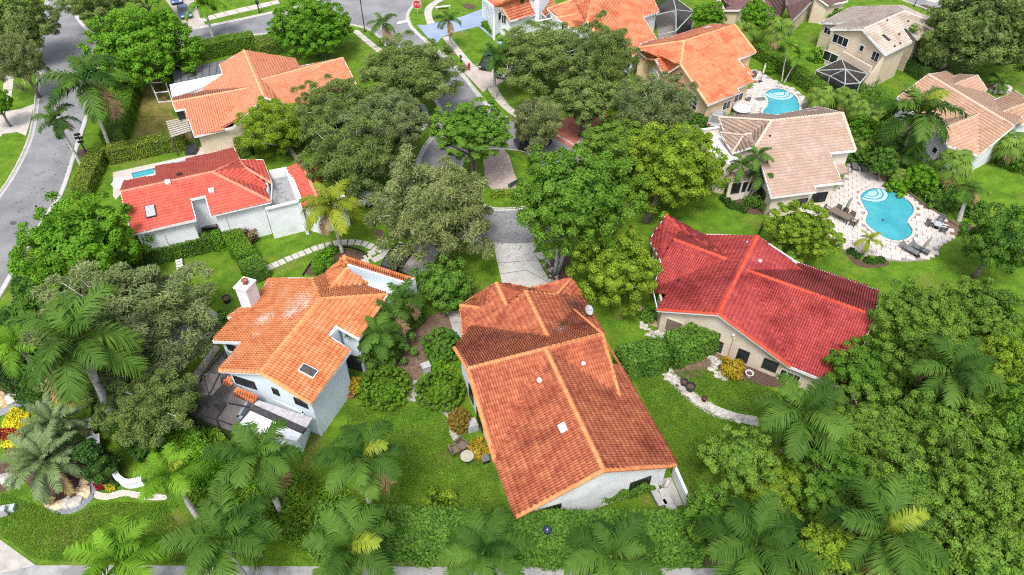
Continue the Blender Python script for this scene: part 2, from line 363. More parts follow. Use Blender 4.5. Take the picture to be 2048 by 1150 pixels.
# gravel and paths around the middle gardens
gravel = mat('grey_gravel', (.22,.21,.205), (.42,.41,.40), scale=14, rough=1, bump=.9, bscale=22, detail=9)
sheet('gravel_path', [(800,805),(818,790),(822,765),(835,762),(838,790),(870,808),(905,812),(918,830),(905,850),(922,880),(918,890),(900,870),(895,835),(860,815),(830,802)], .028, gravel, 4)
sheet('side_path', [(895,625),(918,622),(935,670),(930,690),(912,682)], .05, concrete, 0, -.05)
sheet('front_path', [(1262,612),(1280,612),(1330,640),(1330,660),(1300,650)], .05, mat('brick_path', (.40,.25,.19), (.50,.34,.27), scale=4, rough=.9), 0, -.05)
sheet('sand_garden', [(330,640),(380,615),(425,620),(440,645),(410,690),(370,720),(330,700)], .03, mat('white_gravel', (.28,.27,.25), (.52,.50,.47), scale=8, rough=1, bump=.8, bscale=18, detail=9), 4)
sheet('side_path', [(430,690),(441,696),(375,785),(366,775)], .06, sidew, 0, -.05)
sheet('gravel_path', [(372,862),(392,848),(412,860),(398,880)], .03, gravel, 0)
# ------------------------------------------------------------------ houses
def tile_mesh(pts, w, c_, style, lift=.0):
    p = np.array(pts); n = np.zeros(3); m = len(p)
    for i in range(m): n += np.cross(p[i] - p[0], p[(i+1)%m] - p[0])
    n = unit(n); n = n if n[2] > 0 else -n
    d = unit(A3(0,0,-1) + n*n[2]); a = np.cross(d, n); o = p.mean(0)
    s = (p - o) @ a; t = -(p - o) @ d
    ns = int(np.ceil((s.max()-s.min())/w))+1; ntt = int(np.ceil((t.max()-t.min())/c_))+1
    S, T = np.meshgrid(s.min() + (np.arange(ns)+.5)*w, t.min() + np.arange(ntt)*c_)
    ok = inpoly(S, T + c_*.5, list(zip(s, t))) ; S = S[ok]; T = T[ok]; k0 = len(S)
    if k0 == 0: return None
    if style == 'barrel': xs = A3(-.5,-.34,-.05,.24,.4,.5); hh = A3(.0,.085,.115,.085,.0,-.012)
    else: xs = A3(-.5,-.28,-.05,.2,.5); hh = A3(.0,.028,.035,.012,.0)
    xs = xs*w; k = len(xs); jt = rand(-.012,.012,k0); jl = rand(0,.018,k0)
    low = (T[:,None]-.03+jt[:,None], hh[None]+.045+jl[:,None]+lift); up = (T[:,None]+c_+.02+jt[:,None], hh[None]+.004+lift)
    lip = (T[:,None]-.02+jt[:,None], np.full((1,k), -.01)+lift)
    V = np.zeros((k0, 3, k, 3))
    for r, (tt, h) in enumerate((low, up, lip)):
        V[:, r] = o + (S[:,None]+xs[None])[...,None]*a - np.broadcast_to(tt, (k0,k))[...,None]*d + np.broadcast_to(h, (k0,k))[...,None]*n
    q = []
    for j in range(k-1): q += [(j, j+1, k+j+1, k+j), (2*k+j, 2*k+j+1, j+1, j)]
    Q = (np.array(q)[None] + (np.arange(k0)*3*k)[:,None,None]).reshape(-1,4)
    tn = np.repeat(np.clip(rng.normal(.5,.22,k0),0,1), 3*k)
    return V.reshape(-1,3), Q, tn
from mathutils.geometry import tessellate_polygon
class House:
    def __init__(s, name, base, label, tile, cap, wall, style='barrel', w=.27, c=.40):
        s.o = thing(name, base, label, 'house'); s.tile, s.capm, s.wallm, s.style, s.w, s.c = tile, cap, wall, style, w, c; s.walls = []
    def slope(s, *pts, tiles=True, m=None):
        pts = [A3(*p) for p in pts]; n = len(pts)
        a = sum(pts[i][0]*pts[(i+1)%n][1]-pts[(i+1)%n][0]*pts[i][1] for i in range(n))
        if a < 0: pts = pts[::-1]
        V = pts + [p - A3(0,0,.16) for p in pts]; q_ = np.array(pts) - np.mean(pts, axis=0); bent = n > 3 and abs(q_ @ np.linalg.svd(q_)[2][2]).max() > .09
        tri = [tuple(t) for t in tessellate_polygon([[Vector(p) for p in pts]])] if bent else [tuple(range(n))]
        o = MB().add(V, [(i, (i+n), (i+1)%n+n, (i+1)%n) for i in range(n)], (), [list(t) for t in tri] + [list(range(n,2*n))[::-1]]).build('roof_slope', m or s.tile, s.o)
        if tiles:
            rs = [r for r in (tile_mesh([pts[i] for i in t], s.w, s.c, s.style) for t in tri) if r]; k = 0; Q_ = []
            for r in rs: Q_.append(r[1] + k); k += len(r[0])
            if rs: tag(part('roof_tiles', np.concatenate([r[0] for r in rs]), [np.concatenate(Q_)], s.tile, o, np.concatenate([r[2] for r in rs])), kind='stuff')
        return o
    def cap(s, p, q, r=.17):
        p, q = A3(*p), A3(*q); L = np.linalg.norm(q-p); n = max(1, int(L/.42)); d = (q-p)/L
        a = unit(np.cross(d, A3(0,0,1))); b = np.cross(a, d); V = []; Q = []; tn = []; k = 6
        for i in range(n):
            p0 = p + d*(i/n*L); p1 = p + d*((i+1.12)/n*L); tv = float(np.clip(rng.normal(.5,.25),0,1))
            for pp, rr, up in ((p0, r*1.12, .05), (p1, r*.92, .02)):
                for j in range(k): th = math.pi*j/(k-1); V.append(pp + a*rr*math.cos(th) + b*(rr*math.sin(th)*.75 + up - .03)); tn.append(tv)
            e = i*2*k; Q += [(e+j, e+j+1, e+k+j+1, e+k+j) for j in range(k-1)]
        part('ridge_cap', V, [np.array(Q)], s.capm, s.o, tn)
    def caps(s, *prs):
        for p, q in prs: s.cap(p, q)
    def fascia(s, pts, m=None, closed=True, hgt=.24):
        pts = [A3(*p) for p in pts]; n = len(pts); c0 = sum(pts)/n
        for i in range(n if closed else n-1):
            p, q = pts[i], pts[(i+1)%n]
            if np.linalg.norm((q-p)[:2]) < .3: continue
            d = unit(q-p); nn = unit(A3(d[1], -d[0], 0)); mid = (p+q)/2
            if not closed and np.dot(nn, mid - c0) < 0: nn = -nn
            up = A3(0,0,.035); dn = A3(0,0,hgt); a = p - d*.03; b = q + d*.03; i0, i1 = nn*.012, nn*.085
            MB().hexa([a+i0-dn, b+i0-dn, b+i1-dn, a+i1-dn], [a+i0+up, b+i0+up, b+i1+up, a+i1+up]).build('fascia', m or trim, s.o)
    def shell(s, pts, inset=.45, m=None, skip=(), z0=0.0, fascia=True, fm=None):
        pts = [A3(*p) for p in pts]
        a = sum(pts[i][0]*pts[(i+1)%len(pts)][1]-pts[(i+1)%len(pts)][0]*pts[i][1] for i in range(len(pts)))
        if a < 0: pts = pts[::-1]
        if fascia: s.fascia(pts, fm)
        pl_ = offset_poly(pts, inset); n = len(pts)
        for i in range(n):
            if i in skip: continue
            s.wall(A3(*pl_[i], pts[i][2]-.15), A3(*pl_[(i+1)%n], pts[(i+1)%n][2]-.15), m, z0)
    def wall(s, a, b, m=None, z0=0.0, th=.2):            # a, b: top ends, outside face on the right of a->b
        if np.linalg.norm((b-a)[:2]) < .35: return
        d = unit(A3(b[0]-a[0], b[1]-a[1], 0)); nn = A3(d[1], -d[0], 0); f = lambda p, z, k: (p[0]-nn[0]*k, p[1]-nn[1]*k, z)
        MB().hexa([f(a,z0,th), f(a,z0,0), f(b,z0,0), f(b,z0,th)], [f(a,a[2],th), f(a,a[2],0), f(b,b[2],0), f(b,b[2],th)]).build('wall', m or s.wallm, s.o)
        s.walls.append((a, b, d, nn, z0))
    def hit(s, px, py):
        o = A3(0,0,CH); r = unit(P(px, py) - o); best = None
        for w in s.walls:
            a, b, d, nn, z0 = w; den = np.dot(r, nn)
            if den > -.02: continue
            t = np.dot(a-o, nn)/den; h = o + r*t; u = np.dot(h-a, d); L = np.dot(b-a, d)
            if -.1 < u < L+.1 and z0-.1 < h[2] < a[2]+(b[2]-a[2])*u/L+.1 and (best is None or t < best[0]): best = (t, w, h)
        return best
    def window(s, q, nu=2, nv=1, fm=None, gm=None, name='window', fw=.07):
        cx = sum(p[0] for p in q)/4; cy = sum(p[1] for p in q)/4; b = s.hit(cx, cy)
        if b is None: print('NO WALL', s.o.name, cx, cy); return
        a, bb, d, nn, z0 = b[1]; o = A3(0,0,CH); uv = []
        for p in q:
            r = unit(P(*p)-o); h = o + r*(np.dot(a-o, nn)/np.dot(r, nn)); uv.append((np.dot(h-a, d), h[2]))
        us = sorted(x for x,_ in uv); u0, u1 = (us[0]+us[1])/2, (us[2]+us[3])/2; zs = sorted(z for _,z in uv); v0, v1 = max(z0+.05,(zs[0]+zs[1])/2), (zs[2]+zs[3])/2
        s.wincore(a, d, nn, u0, u1, v0, v1, nu, nv, fm, gm, name, fw)
    def wincore(s, a, d, nn, u0, u1, v0, v1, nu=2, nv=1, fm=None, gm=None, name='window', fw=.07):
        def bx(mb, ua, ub, va, vb, t0, t1):
            g_ = lambda u, v, t: A3(a[0],a[1],0) + d*u + nn*t + A3(0,0,v)
            mb.hexa([g_(ua,va,t0),g_(ub,va,t0),g_(ub,va,t1),g_(ua,va,t1)], [g_(ua,vb,t0),g_(ub,vb,t0),g_(ub,vb,t1),g_(ua,vb,t1)])
        mb = MB(); e = fw
        for (ua,ub,va,vb) in ((u0-e,u0,v0-e,v1+e),(u1,u1+e,v0-e,v1+e),(u0+.001,u1-.001,v1,v1+e-.002),(u0+.001,u1-.001,v0-e+.002,v0)): bx(mb, ua,ub,va,vb,-.02,.07)
        for i in range(1, nu): u = u0+(u1-u0)*i/nu; bx(mb, u-.025,u+.025,v0+.001,v1-.001,-.02,.06)
        for i in range(1, nv): v = v0+(v1-v0)*i/nv; bx(mb, u0+.002,u1-.002,v-.025,v+.025,-.02,.055)
        w = mb.build(name, fm or trim, s.o)
        for i in range(nu):
            for j in range(nv):
                m2 = MB(); bx(m2, u0+(u1-u0)*i/nu+.003, u0+(u1-u0)*(i+1)/nu-.003, v0+(v1-v0)*j/nv+.003, v0+(v1-v0)*(j+1)/nv-.003, -.01, .022)
                m2.build('pane', gm or glass, w)
    def on_roof(s, plane, px, py, name, sx, sy, h, m, k=0, top=None, ang=None):
        p = on(px, py, plane); n = plane[1]; d = unit(A3(0,0,-1)+n*n[2]); a = np.cross(d, n); mb = MB()
        if k: mb.tube([p - n*.05, p + n*h], sx/2, k)
        else:
            c4 = [p + a*x*sx/2 + d*y*sy/2 for x, y in ((-1,-1),(1,-1),(1,1),(-1,1))]; mb.hexa([q - n*.05 for q in c4], [q + n*h for q in c4])
        o = mb.build(name, m, s.o)
        if top is not None:
            m2 = MB(); c4 = [p + n*h + a*x*(sx/2-.07) + d*y*(sy/2-.07) for x, y in ((-1,-1),(1,-1),(1,1),(-1,1))]
            m2.hexa([q - n*.01 for q in c4], [q + n*.03 for q in c4]).build('pane', top, o)
        return o
def flat_roof(h, pts, z, t, m, name='flat_roof'):
    return MB().prism(ccw([P(x, y, z) for x, y in pts]), z-t, z).build(name, m, h.o)

ORA, ORB = (.40,.115,.035), (.62,.235,.085)
def spot(px, py, z, r, c_, a): p = P(px, py, z); return (p[0], p[1], r, c_, a)
BLK = (.045,.03,.026); PALE = (.62,.52,.44)
t1 = mat('terracotta_weathered', (.24,.05,.028), (.52,.18,.09), scale=1.2, rough=.85, tint=.55, bump=.15, c3=(.19,.04,.025), s3=.45, t3=(.5,.72),
         spots=[spot(1150,600,4,1.9,BLK,.85), spot(1185,600,4,.9,BLK,.6), spot(1130,640,5,1.1,BLK,.7), spot(985,660,5,1.1,BLK,.55), spot(1030,668,5,.9,BLK,.5), spot(1120,655,5,.7,(.55,.45,.42),.5), spot(1068,668,5,.7,BLK,.45)])
c1 = mat('terracotta_cap', (.44,.15,.055), (.62,.27,.115), scale=1.5, rough=.85, tint=.5)
h = House('orange_roof_house', P(1130,800), 'large single storey white house with weathered terracotta barrel tile roof in the centre foreground', t1, c1, white, w=.205, c=.42)
zr = 5.75; e1 = P(1033,1033,3); e2 = P(1351,930,3); rc1 = P(1207,940,zr); rc0 = P(1090,696,zr)
CL = pl(e1, rc1, rc0); CR = pl(e2, rc1, rc0)
vl = on(990,922,CL); vr = on(1239,794,CR); s0 = on(1220,728,CR); s1 = on(1239,728,CR)
b0 = P(936,737,zr); b1 = P(1204,668,zr); BF = pl(b0, b1, vl); BB = mir(b0, b1, BF)
bl = on(909.5,696,BB); q1 = on(944,652,BB); a1 = on(1096,674,BB); q3 = on(1143,617,BB)
a0 = P(1051,583,a1[2]); ar = P(1206,668,2.9); ar2 = P(1166,592,2.9); al = P(920.5,611,2.9); ALp = pl(a0, a1, al); ARp = pl(a0, a1, ar)
h.slope(rc0, rc1, e1, vl); h.slope(rc0, vr, s0, s1, e2, rc1)
h.slope(b0, vl, rc0); h.slope(rc0, vr, b1)
h.slope(b0, bl, on(926,676,BB), q1, a1, b1 + (b0-b1)*.42); h.slope(a1, q3, b1, b1 + (b0-b1)*.42)
alm = on(928,678,ALp)
g1 = on(1013,611,ALp); g1b = P(992.5,566,g1[2]); g1l = on(962,616,ALp); g1c = P(951,591,2.9); g1d = P(1037,571,g1[2]-.75)
h.slope(a0, a1, q1, alm, al, g1l, g1); h.slope(g1b, g1, g1l, g1c); h.slope(g1b, g1d, a0, g1)
h.slope(al, g1l, P(953,600,3.0), P(934,605,2.9))
g2 = on(1111,590,ARp); g2b = P(1141.5,556,g2[2]); g2l = P(1051,583,a1[2])
h.slope(g2, g2b, P(1062,577,a1[2]-.75), g2l); h.slope(a0, g2, ar2, ar, on(1165,665,ARp), a1); h.slope(g2, g2b, ar2)
h.caps((rc0,rc1),(b0,b1),(a0,a1),(g1b,g1),(g2b,g2),(q3,b1),(bl,b0),(b0,vl),(b1,vr),(al,g1l),(e1,rc1),(rc1,e2),(g2l,g2))
h.shell([e1, rc1, e2, s1, b1, ar, ar2, g2b, P(1062,577,a1[2]-.75), g1d, g1b, g1c, al, alm, bl, b0, vl], .4, fm=c1)
h.on_roof(CL, 1081,763,'roof_vent',.38,.38,.28,trim,10); h.on_roof(BF, 1166,728,'roof_vent',.32,.32,.2,trim,10)
h.on_roof(CL, 1127,857,'skylight',.66,.54,.24,trim,0,mat('white_dome',(.75,.75,.75)))
h.window([(1262,968),(1302,950),(1296,968),(1256,990)], 2, 1, darkm)
h.window([(938,760),(946,790),(948,815),(940,785)], 1, 1, darkm); h.window([(955,815),(966,850),(966,875),(955,842)], 1, 1, darkm)
for q_ in ([(1080,1022),(1120,1005),(1120,1022),(1080,1040)],): h.window(q_, 3, 1, darkm)
# satellite dish stands on the right eave
dp = on(1171,632,ARp); d = thing('satellite_dish', dp, 'grey satellite dish on the right eave of the central terracotta roof', 'satellite dish')
MB().tube([dp, dp+A3(0,0,.5), dp+A3(.15,-.1,.75)], .035, 6).build('mast', greym, d)
dn = unit(A3(.5,-.35,.6)); da = unit(np.cross(dn, A3(0,0,1))); db = np.cross(dn, da); dc = dp+A3(.15,-.1,.8)
V = [dc]; Q = []
for r, z in ((.16,.02),(.32,.07),(.46,.15)): V += [dc + dn*z + (da*math.cos(t)+db*math.sin(t))*r for t in np.linspace(0,2*math.pi,14,endpoint=False)]
T = [(0,1+j,1+(j+1)%14) for j in range(14)]; Q = [(1+i*14+j, 1+(i+1)*14+j, 1+(i+1)*14+(j+1)%14, 1+i*14+(j+1)%14) for i in range(2) for j in range(14)]
MB().add(V, Q, T).build('reflector', greym, d, True); MB().tube([dc, dc+dn*.5], .02, 5).box(dc+dn*.5-A3(0,0,.05),.1,.1,.1).build('feed_arm', greym, d)

# ---- left house: pale blue walls, bright orange roof, chimney
bluew = mat('pale_blue_wall', (.56,.65,.73), (.64,.72,.79), scale=.5, rough=.8)
t2 = mat('terracotta_bright', (.42,.11,.04), (.70,.28,.12), scale=1.0, rough=.8, tint=.6, bump=.1, c3=(.54,.26,.15), s3=.5, t3=(.55,.72),
         spots=[spot(522,620,6,1.2,PALE,.8), spot(578,612,6.6,1.1,PALE,.75), spot(606,598,6.8,.7,PALE,.7), spot(596,588,6.5,1.8,PALE,.45), spot(508,655,6,.6,PALE,.5)])
c2 = mat('terracotta_bright_cap', (.52,.18,.065), (.70,.32,.14), scale=1.5, rough=.8, tint=.5)
h = House('orange_roof_house', P(590,760), 'two storey pale blue house with bright orange tile roof and white chimney at lower left', t2, c2, bluew, w=.225, c=.37)
zr = 6.35; r0 = P(520.7,744,zr); r1 = P(640,598,zr); e1 = P(620.8,806,4.9); RS = pl(r0, r1, e1); LS = mir(r0, r1, RS)
n1, n2, n3, n4 = on(700,701,RS), on(655,671,RS), on(671,651,RS), on(717,676,RS); e2 = on(774,589,RS)
l0, l1, l2, l3, l4 = on(440,740.5,LS), on(484,684,LS), on(427,682,LS), on(469,634,LS), on(456,634,LS)
l5, l6, l7 = on(510,596,LS), on(541,557,LS), on(624,557,LS)
h.slope(r0, e1, n1, n2, n3, n4, e2, r1); h.slope(r0, r1, l7, l6, l5, l4, l3, l2, l1, l0)
d1 = P(652,548,4.6); h.slope(r1, e2, P(728,572,4.9), P(663,577,5.6)); h.slope(r1, P(663,577,5.6), P(653,560,5.0), d1, l7)
dr0 = P(694,537,5.5); dr1 = P(662,576,5.6); h.slope(dr0, dr1, d1, P(661,536,4.6)); h.slope(dr0, P(736,566,4.7), dr1)
h.caps((r0,r1),(r1,e2),(r1,l7),(dr0,dr1),(r0,e1),(r0,l0))
h.shell([r0, e1, n1, n2, n3, n4, e2, P(700,565,4.9), d1, l7, l6, l5, l4, l3, l2, l1, l0], .4)
h.wall(on(671,651,RS)-A3(0,0,.1), on(655,671,RS)-A3(0,0,.1)) ; 
h.on_roof(RS, 616,744,'skylight',.8,1.3,.24,trim,0,mat('smoked_glass',(.05,.045,.045),(.09,.08,.08),rough=.15,spec=.5))
# garage wing with parapet
gz = 3.3; h.slope(P(687,510,gz+.9), P(831,556,gz+.9), P(811,566,gz+.2), P(696,529,gz+.2)); h.slope(P(687,510,gz+.9), P(696,529,gz+.2), P(654,539,gz+.4), P(673,527,gz+.4))
h.cap(P(687,510,gz+.9), P(696,529,gz+.2))
h.wall(P(694,530,gz+1.0), P(812,567,gz+1.0)); h.wall(P(812,567,gz+1.0), P(831,556,gz+.8)); h.wall(P(831,556,gz+.7), P(687,511,gz+.7))
flat_roof(h, [(690,533),(810,568),(780,588),(735,572)], gz-.2, .2, trim)
# chimney
ch = P(484,640,0); chz = above(ch, 566); tp = P(491,563,8.2)
cb = [on(480,608,LS), on(515,581,LS)]
CZ = 6.0; cx, cy = P(490,570,CZ)[:2]
h2d = unit((r1-r0)); cr = math.atan2(h2d[1], h2d[0])
ck = MB().box((cx,cy,0), 1.3, 1.1, CZ, cr).build('chimney', white, h.o); MB().box((cx,cy,CZ), 1.48, 1.28, .16, cr).build('chimney_cap', trim, ck)
MB().lathe((cx+.1,cy,CZ+.16), [(.24,0),(.22,.35),(.30,.36),(.30,.44),(.14,.5)], 10).build('chimney_pot', mat('rusty_pot',(.16,.06,.04),(.28,.11,.07)), ck)
# openings
h.window([(465,748),(510,768),(512,778),(474,764)], 2, 1, darkm); h.window([(545,776),(555,780),(559,790),(549,786)], 1, 2, darkm)
h.window([(588,795),(612,804),(616,816),(594,806)], 2, 1, darkm); h.window([(455,690),(478,694),(470,702),(458,698)], 2, 1, darkm)
h.window([(694,724),(720,708),(716,722),(698,742)], 2, 2, darkm, mat('louvre',(.03,.03,.033),(.07,.07,.075)))
# lean-to flat roof and tiled awnings on the gable side
fl = [(522,792),(626,838),(600,880),(472,853)]
flat_roof(h, [(516,800),(625,836),(606,864),(500,815)], 2.95, .2, mat('grey_membrane',(.32,.31,.33),(.44,.43,.45)), 'upper_flat_roof')
flat_roof(h, [(501,816),(606,865),(593,882),(473,853)], 2.75, .25, mat('white_membrane',(.50,.54,.58),(.60,.63,.67)), 'lower_flat_roof')
MB().bar(P(504,815,2.9), P(609,862,2.9), .45, .25).build('roof_step', mat('black_tar',(.03,.03,.035),(.06,.06,.065)), h.o)
fp = ccw([P(x, y, 0) for x, y in ((524,815),(622,862),(606,905),(490,872))])
for i in range(4): a_, b_ = fp[i], fp[(i+1)%4]; h.wall(A3(a_[0],a_[1],2.5), A3(b_[0],b_[1],2.5))
h.slope(P(472,776,3.4), P(516,793,3.4), P(506,806,2.9), P(464,787,2.9)); h.slope(P(455,752,3.4), P(463,758,3.4), P(465,772,3.0), P(446,768,3.0))

# ---- right house: crimson roof, beige walls
beige = mat('beige_stucco', (.50,.43,.34), (.60,.53,.44), scale=.6, rough=.9, bump=.1, bscale=50)
t3 = mat('crimson_tile', (.22,.024,.027), (.43,.075,.066), scale=1.0, rough=.7, tint=.55, bump=.1, c3=(.17,.014,.018), s3=.35, t3=(.48,.7), spec=.3)
c3 = mat('crimson_cap', (.40,.035,.02), (.55,.085,.04), scale=1.5, rough=.7, tint=.5)
h = House('red_roof_house', P(1500,640), 'long beige house with crimson red barrel tile roof at centre right', t3, c3, beige, w=.21, c=.37)
zr = 4.9; r0 = P(1515.4,472.5,zr); r1 = P(1437,627.5,zr); LSe = P(1316,619,3.0); LS = pl(r0, r1, LSe); RS = mir(r0, r1, LS)
k0 = on(1455.5,519,LS); k1 = on(1309,577,LS); k2 = on(1404,469,LS)
h.slope(r0, k2, k0, k1, on(1308,583,LS), on(1334,586,LS), LSe, r1)
er = on(1580,732,RS); v0 = on(1493,540,RS); v1 = on(1609,543,RS)
h.slope(r0, v1, v0, er, r1)
ez = v0[2]; w1 = P(1748.5,631,ez); EF = pl(v0, w1, er); EB = mir(v0, w1, EF); wv = w1 - v0
f1 = er + wv*(np.dot(w1-er, unit(wv))/np.linalg.norm(wv)); bk0 = P(1595,525,2.7); bk1 = P(1758,582,2.7)
h.slope(v0, w1, f1, er); h.slope(v0, v1, bk0, bk1, w1)
w0 = P(1347,478.6,k0[2]); WF = pl(w0, k0, k1); WB = mir(w0, k0, WF)
wf = on(1322,522,WF); h.slope(w0, k0, k1, wf); wb = P(1362,463,3.5); wb0 = P(1332.5,431,3.4); h.slope(w0, k0, k2, wb0, wb)
h.slope(wb0, wb, w0, wf, P(1300,480,2.7)); h.slope(wb0, k2, wb) if False else None
h.caps((r0,r1),(v0,w1),(w0,k0),(wb0,wb),(r1,LSe),(r1,er))
h.shell([r1, er, f1, w1, bk1, bk0, r0, k2, wb0, P(1300,480,2.7), wf, k1, on(1308,583,LS), LSe], .45)
h.on_roof(RS, 1518,524,'roof_vent',.35,.35,.25,trim,8); h.on_roof(LS, 1495,487,'roof_vent',.2,.2,.25,greym,6); h.on_roof(LS, 1357,564,'roof_vent',.2,.2,.3,darkm,6)
h.window([(1426,677),(1447,688),(1440,703),(1421,696)], 1, 2, darkm); h.window([(1480,697),(1500,707),(1491,724),(1473,716)], 1, 2, darkm)
h.window([(1530,717),(1556,727),(1550,744),(1525,733)], 2, 1, darkm); h.window([(1373,655),(1392,660),(1385,668),(1371,667)], 1, 1, darkm)
h.window([(1335,636),(1365,648),(1359,670),(1330,658)], 1, 1, beige, mat('porch_dark',(.16,.12,.09),(.22,.17,.13)), 'porch_opening', .16)
h.window([(1563,737),(1598,752),(1595,775),(1556,760)], 3, 1, trim, darkm, 'screen_door')
MB().lathe(h.hit(1467,668)[2] + A3(-.05,-.15,0), [(.10,-.05),(.13,.08),(.05,.14)], 8).build('wall_lamp', trim, h.o)
b_ = h.hit(1465,690); MB().bar(b_[2]+A3(-.06,-.08,-1.6), b_[2]+A3(-.06,-.08,.9), .12).build('downpipe', beige, h.o)

# ---- white house with red roof, upper left
t4 = mat('red_flat_tile', (.42,.06,.042), (.58,.125,.085), scale=.8, rough=.75, tint=.45, c3=(.42,.06,.045), s3=.4, t3=(.52,.72))
c4 = mat('red_flat_cap', (.56,.14,.09), (.72,.26,.18), scale=1.5, rough=.8, tint=.5)
h = House('red_roof_house', P(400,460), 'white rendered house with flat red tile roof and notched side court at upper left', t4, c4, white, 'flat', .29, .38)
ze = above(P(544,475), 409); zr = ze + 1.62; r0 = P(241.7,383.5,zr); r1 = P(425,344,zr); e1 = P(541,402,ze); FS = pl(r0, r1, e1); BS = mir(r0, r1, FS)
n1, n2, n3, n4 = on(422,430,FS), on(411,391,FS), on(380,398,FS), on(391,438.5,FS); e0 = on(263,467,FS)
h.slope(r0, e0, n4, n3, n2, n1, e1, r1)
k1 = P(479.5,320,ze+.5); k2 = P(525,320,ze); k3 = P(543,366,ze); k4 = P(492,336,ze+1.0); h.slope(r1, e1, P(530,378,ze), P(534,370,ze+.1), k4, k1); h.slope(k4, k3, k2, k1)
bb = [on(480,319,BS), on(467,296,BS), on(371,318,BS), on(370,324,BS), on(311,332,BS), on(311,351,BS), on(247,362,BS)]
h.slope(r1, *bb, r0)
h.caps((r0,r1),(r1,e1),(r1,k1),(k4,k3),(k4,k1)); h.shell([e0, n4, n3, n2, n1, e1, k3, k2, k1, bb[1], bb[2], bb[4], bb[5], bb[6], r0], .35)
for (x,y) in ((337,367),(424,384)): h.on_roof(FS if y>370 else FS, x, y, 'roof_vent', .5, .5, .35, trim, 0)
h.on_roof(BS, 360,351,'roof_vent',.55,.3,.3,darkm,0); h.on_roof(FS, 302,424,'skylight',.95,1.5,.2,darkm,0,mat('skylight_glass',(.30,.31,.33),(.42,.43,.45),rough=.15,spec=.5))
q = [(383,441),(394,476),(441,463),(424,428)]
h.wall(P(383,441,ze-.1), P(394,476,.0)+A3(0,0,1.9)) if False else None
# court between the two volumes, with parapet
cz = ze - 1.2
flat_roof(h, [(540,352),(578,350),(592,402),(532,416)], cz, .25, mat('stained_deck',(.20,.20,.205),(.34,.34,.345),scale=1.2,c3=(.10,.10,.10),s3=1.2,t3=(.52,.66)), 'court_roof')
for a_, b_, t_ in (((531,418),(601,401),ze-.4),((574,336),(539,343),ze-.4),((601,401),(576,337),ze+.1),((601,401),(628,408),ze-.4)):
    h.wall(P(*a_, t_), P(*b_, t_), None, 0, .3); MB().bar(P(*a_, t_+.04), P(*b_, t_+.04), .38, .1).build('coping', trim, h.o)
h.slope(P(575,335,ze+.3), P(604,325,ze+.9), P(640,408,ze-.3), P(604,411,ze-.2)); h.slope(P(604,325,ze+.9), P(640,330,ze-.2), P(640,408,ze-.3)); h.cap(P(604,325,ze+.9), P(640,408,ze-.3))
h.wall(P(628,408,ze-.4), P(690,392,ze-.4))
yp = P(392,462,1.0)
for (xa,ya) in ((527,412),(322,452),(448,426)):
    b_ = h.hit(xa+4, ya+14)
    if b_: MB().bar(A3(b_[2][0],b_[2][1],.1)+b_[1][3]*.06, A3(b_[2][0],b_[2][1],ze-.3)+b_[1][3]*.06, .09).build('downpipe', trim, h.o)
h.window([(292,416),(318,410),(318,410),(292,416)],1,1) if False else None

# ---- orange house with white patio roof, top left
t5 = mat('salmon_tile', (.43,.145,.075), (.60,.25,.145), scale=.8, rough=.8, tint=.5, c3=(.48,.20,.12), s3=.4)
c5 = mat('salmon_cap', (.60,.26,.13), (.74,.38,.22), scale=1.5, rough=.8, tint=.5)
cream = mat('cream_wall', (.56,.46,.34), (.66,.56,.44), scale=.6, rough=.9)
h = House('orange_roof_house', P(500,210), 'cream walled house with salmon orange tile roof beside a white patio roof at top left', t5, c5, cream, 'barrel', .27, .38)
zr = 5.1; r0 = P(487.8,101,zr); r1 = P(527.3,193,zr); RS = pl(r0, r1, P(597.6,133,3.1)); LS = mir(r0, r1, RS)
v0 = on(522,160,RS); h.slope(r0, on(590,117.5,RS), on(597.6,133,RS), v0, on(559,204,RS), r1)
wz = on(497.6,176.6,LS); w0 = P(345,204,wz[2]); WF = pl(w0, wz, P(389,272,3.0)); vv = on(440,258,WF)
h.slope(r0, r1, on(500,222,LS), on(470,240,LS), vv, wz, on(409,182,LS), on(411,173,LS), on(446,150,LS), on(439.4,129,LS))
h.slope(w0, wz, vv, on(466,254,WF), P(389,272,3.0), on(370,216,WF), on(351,220,WF)); h.slope(w0, wz, P(470,178,wz[2]-.4), P(409,182,wz[2]-.9), P(345,196,wz[2]-.7))
ez = v0[2]; x1 = P(685.5,116,ez); EF = pl(v0, x1, P(640,222,2.9)); h.slope(v0, x1, on(712,168,EF), P(640,222,2.9), on(590,226,EF), on(560,205,EF))
h.slope(v0, x1, on(600,135,mir(v0,x1,EF)))
sg0 = P(609,143,ez-.2); sg1 = P(648,164,ez-1.2); h.slope(sg0, P(647,130,ez+.05), P(682,163,ez-1.3), sg1); h.cap(sg0, sg1); h.cap(sg0, P(647,130,ez))
h.caps((r0,r1),(w0,wz),(v0,x1))
h.shell([r0, on(439.4,129,LS), on(446,150,LS), on(411,173,LS), P(345,196,wz[2]-.7), w0, on(351,220,WF), on(370,216,WF), P(389,272,3.0), on(466,254,WF), on(500,222,LS), r1, on(559,204,RS), on(590,226,EF), P(640,222,2.9), on(712,168,EF), x1, on(597.6,133,RS), on(590,117.5,RS)], .4)
flat_roof(h, [(339,169),(444,147),(447,153.5),(410,184),(344,196)], 2.9, .18, mat('white_patio_roof',(.66,.67,.68),(.72,.73,.74)), 'patio_roof')
flat_roof(h, [(345,142),(450,120),(443,130),(445,147),(349,165)], 2.6, .15, mat('grey_patio_roof',(.10,.105,.115),(.15,.155,.165)), 'patio_roof')
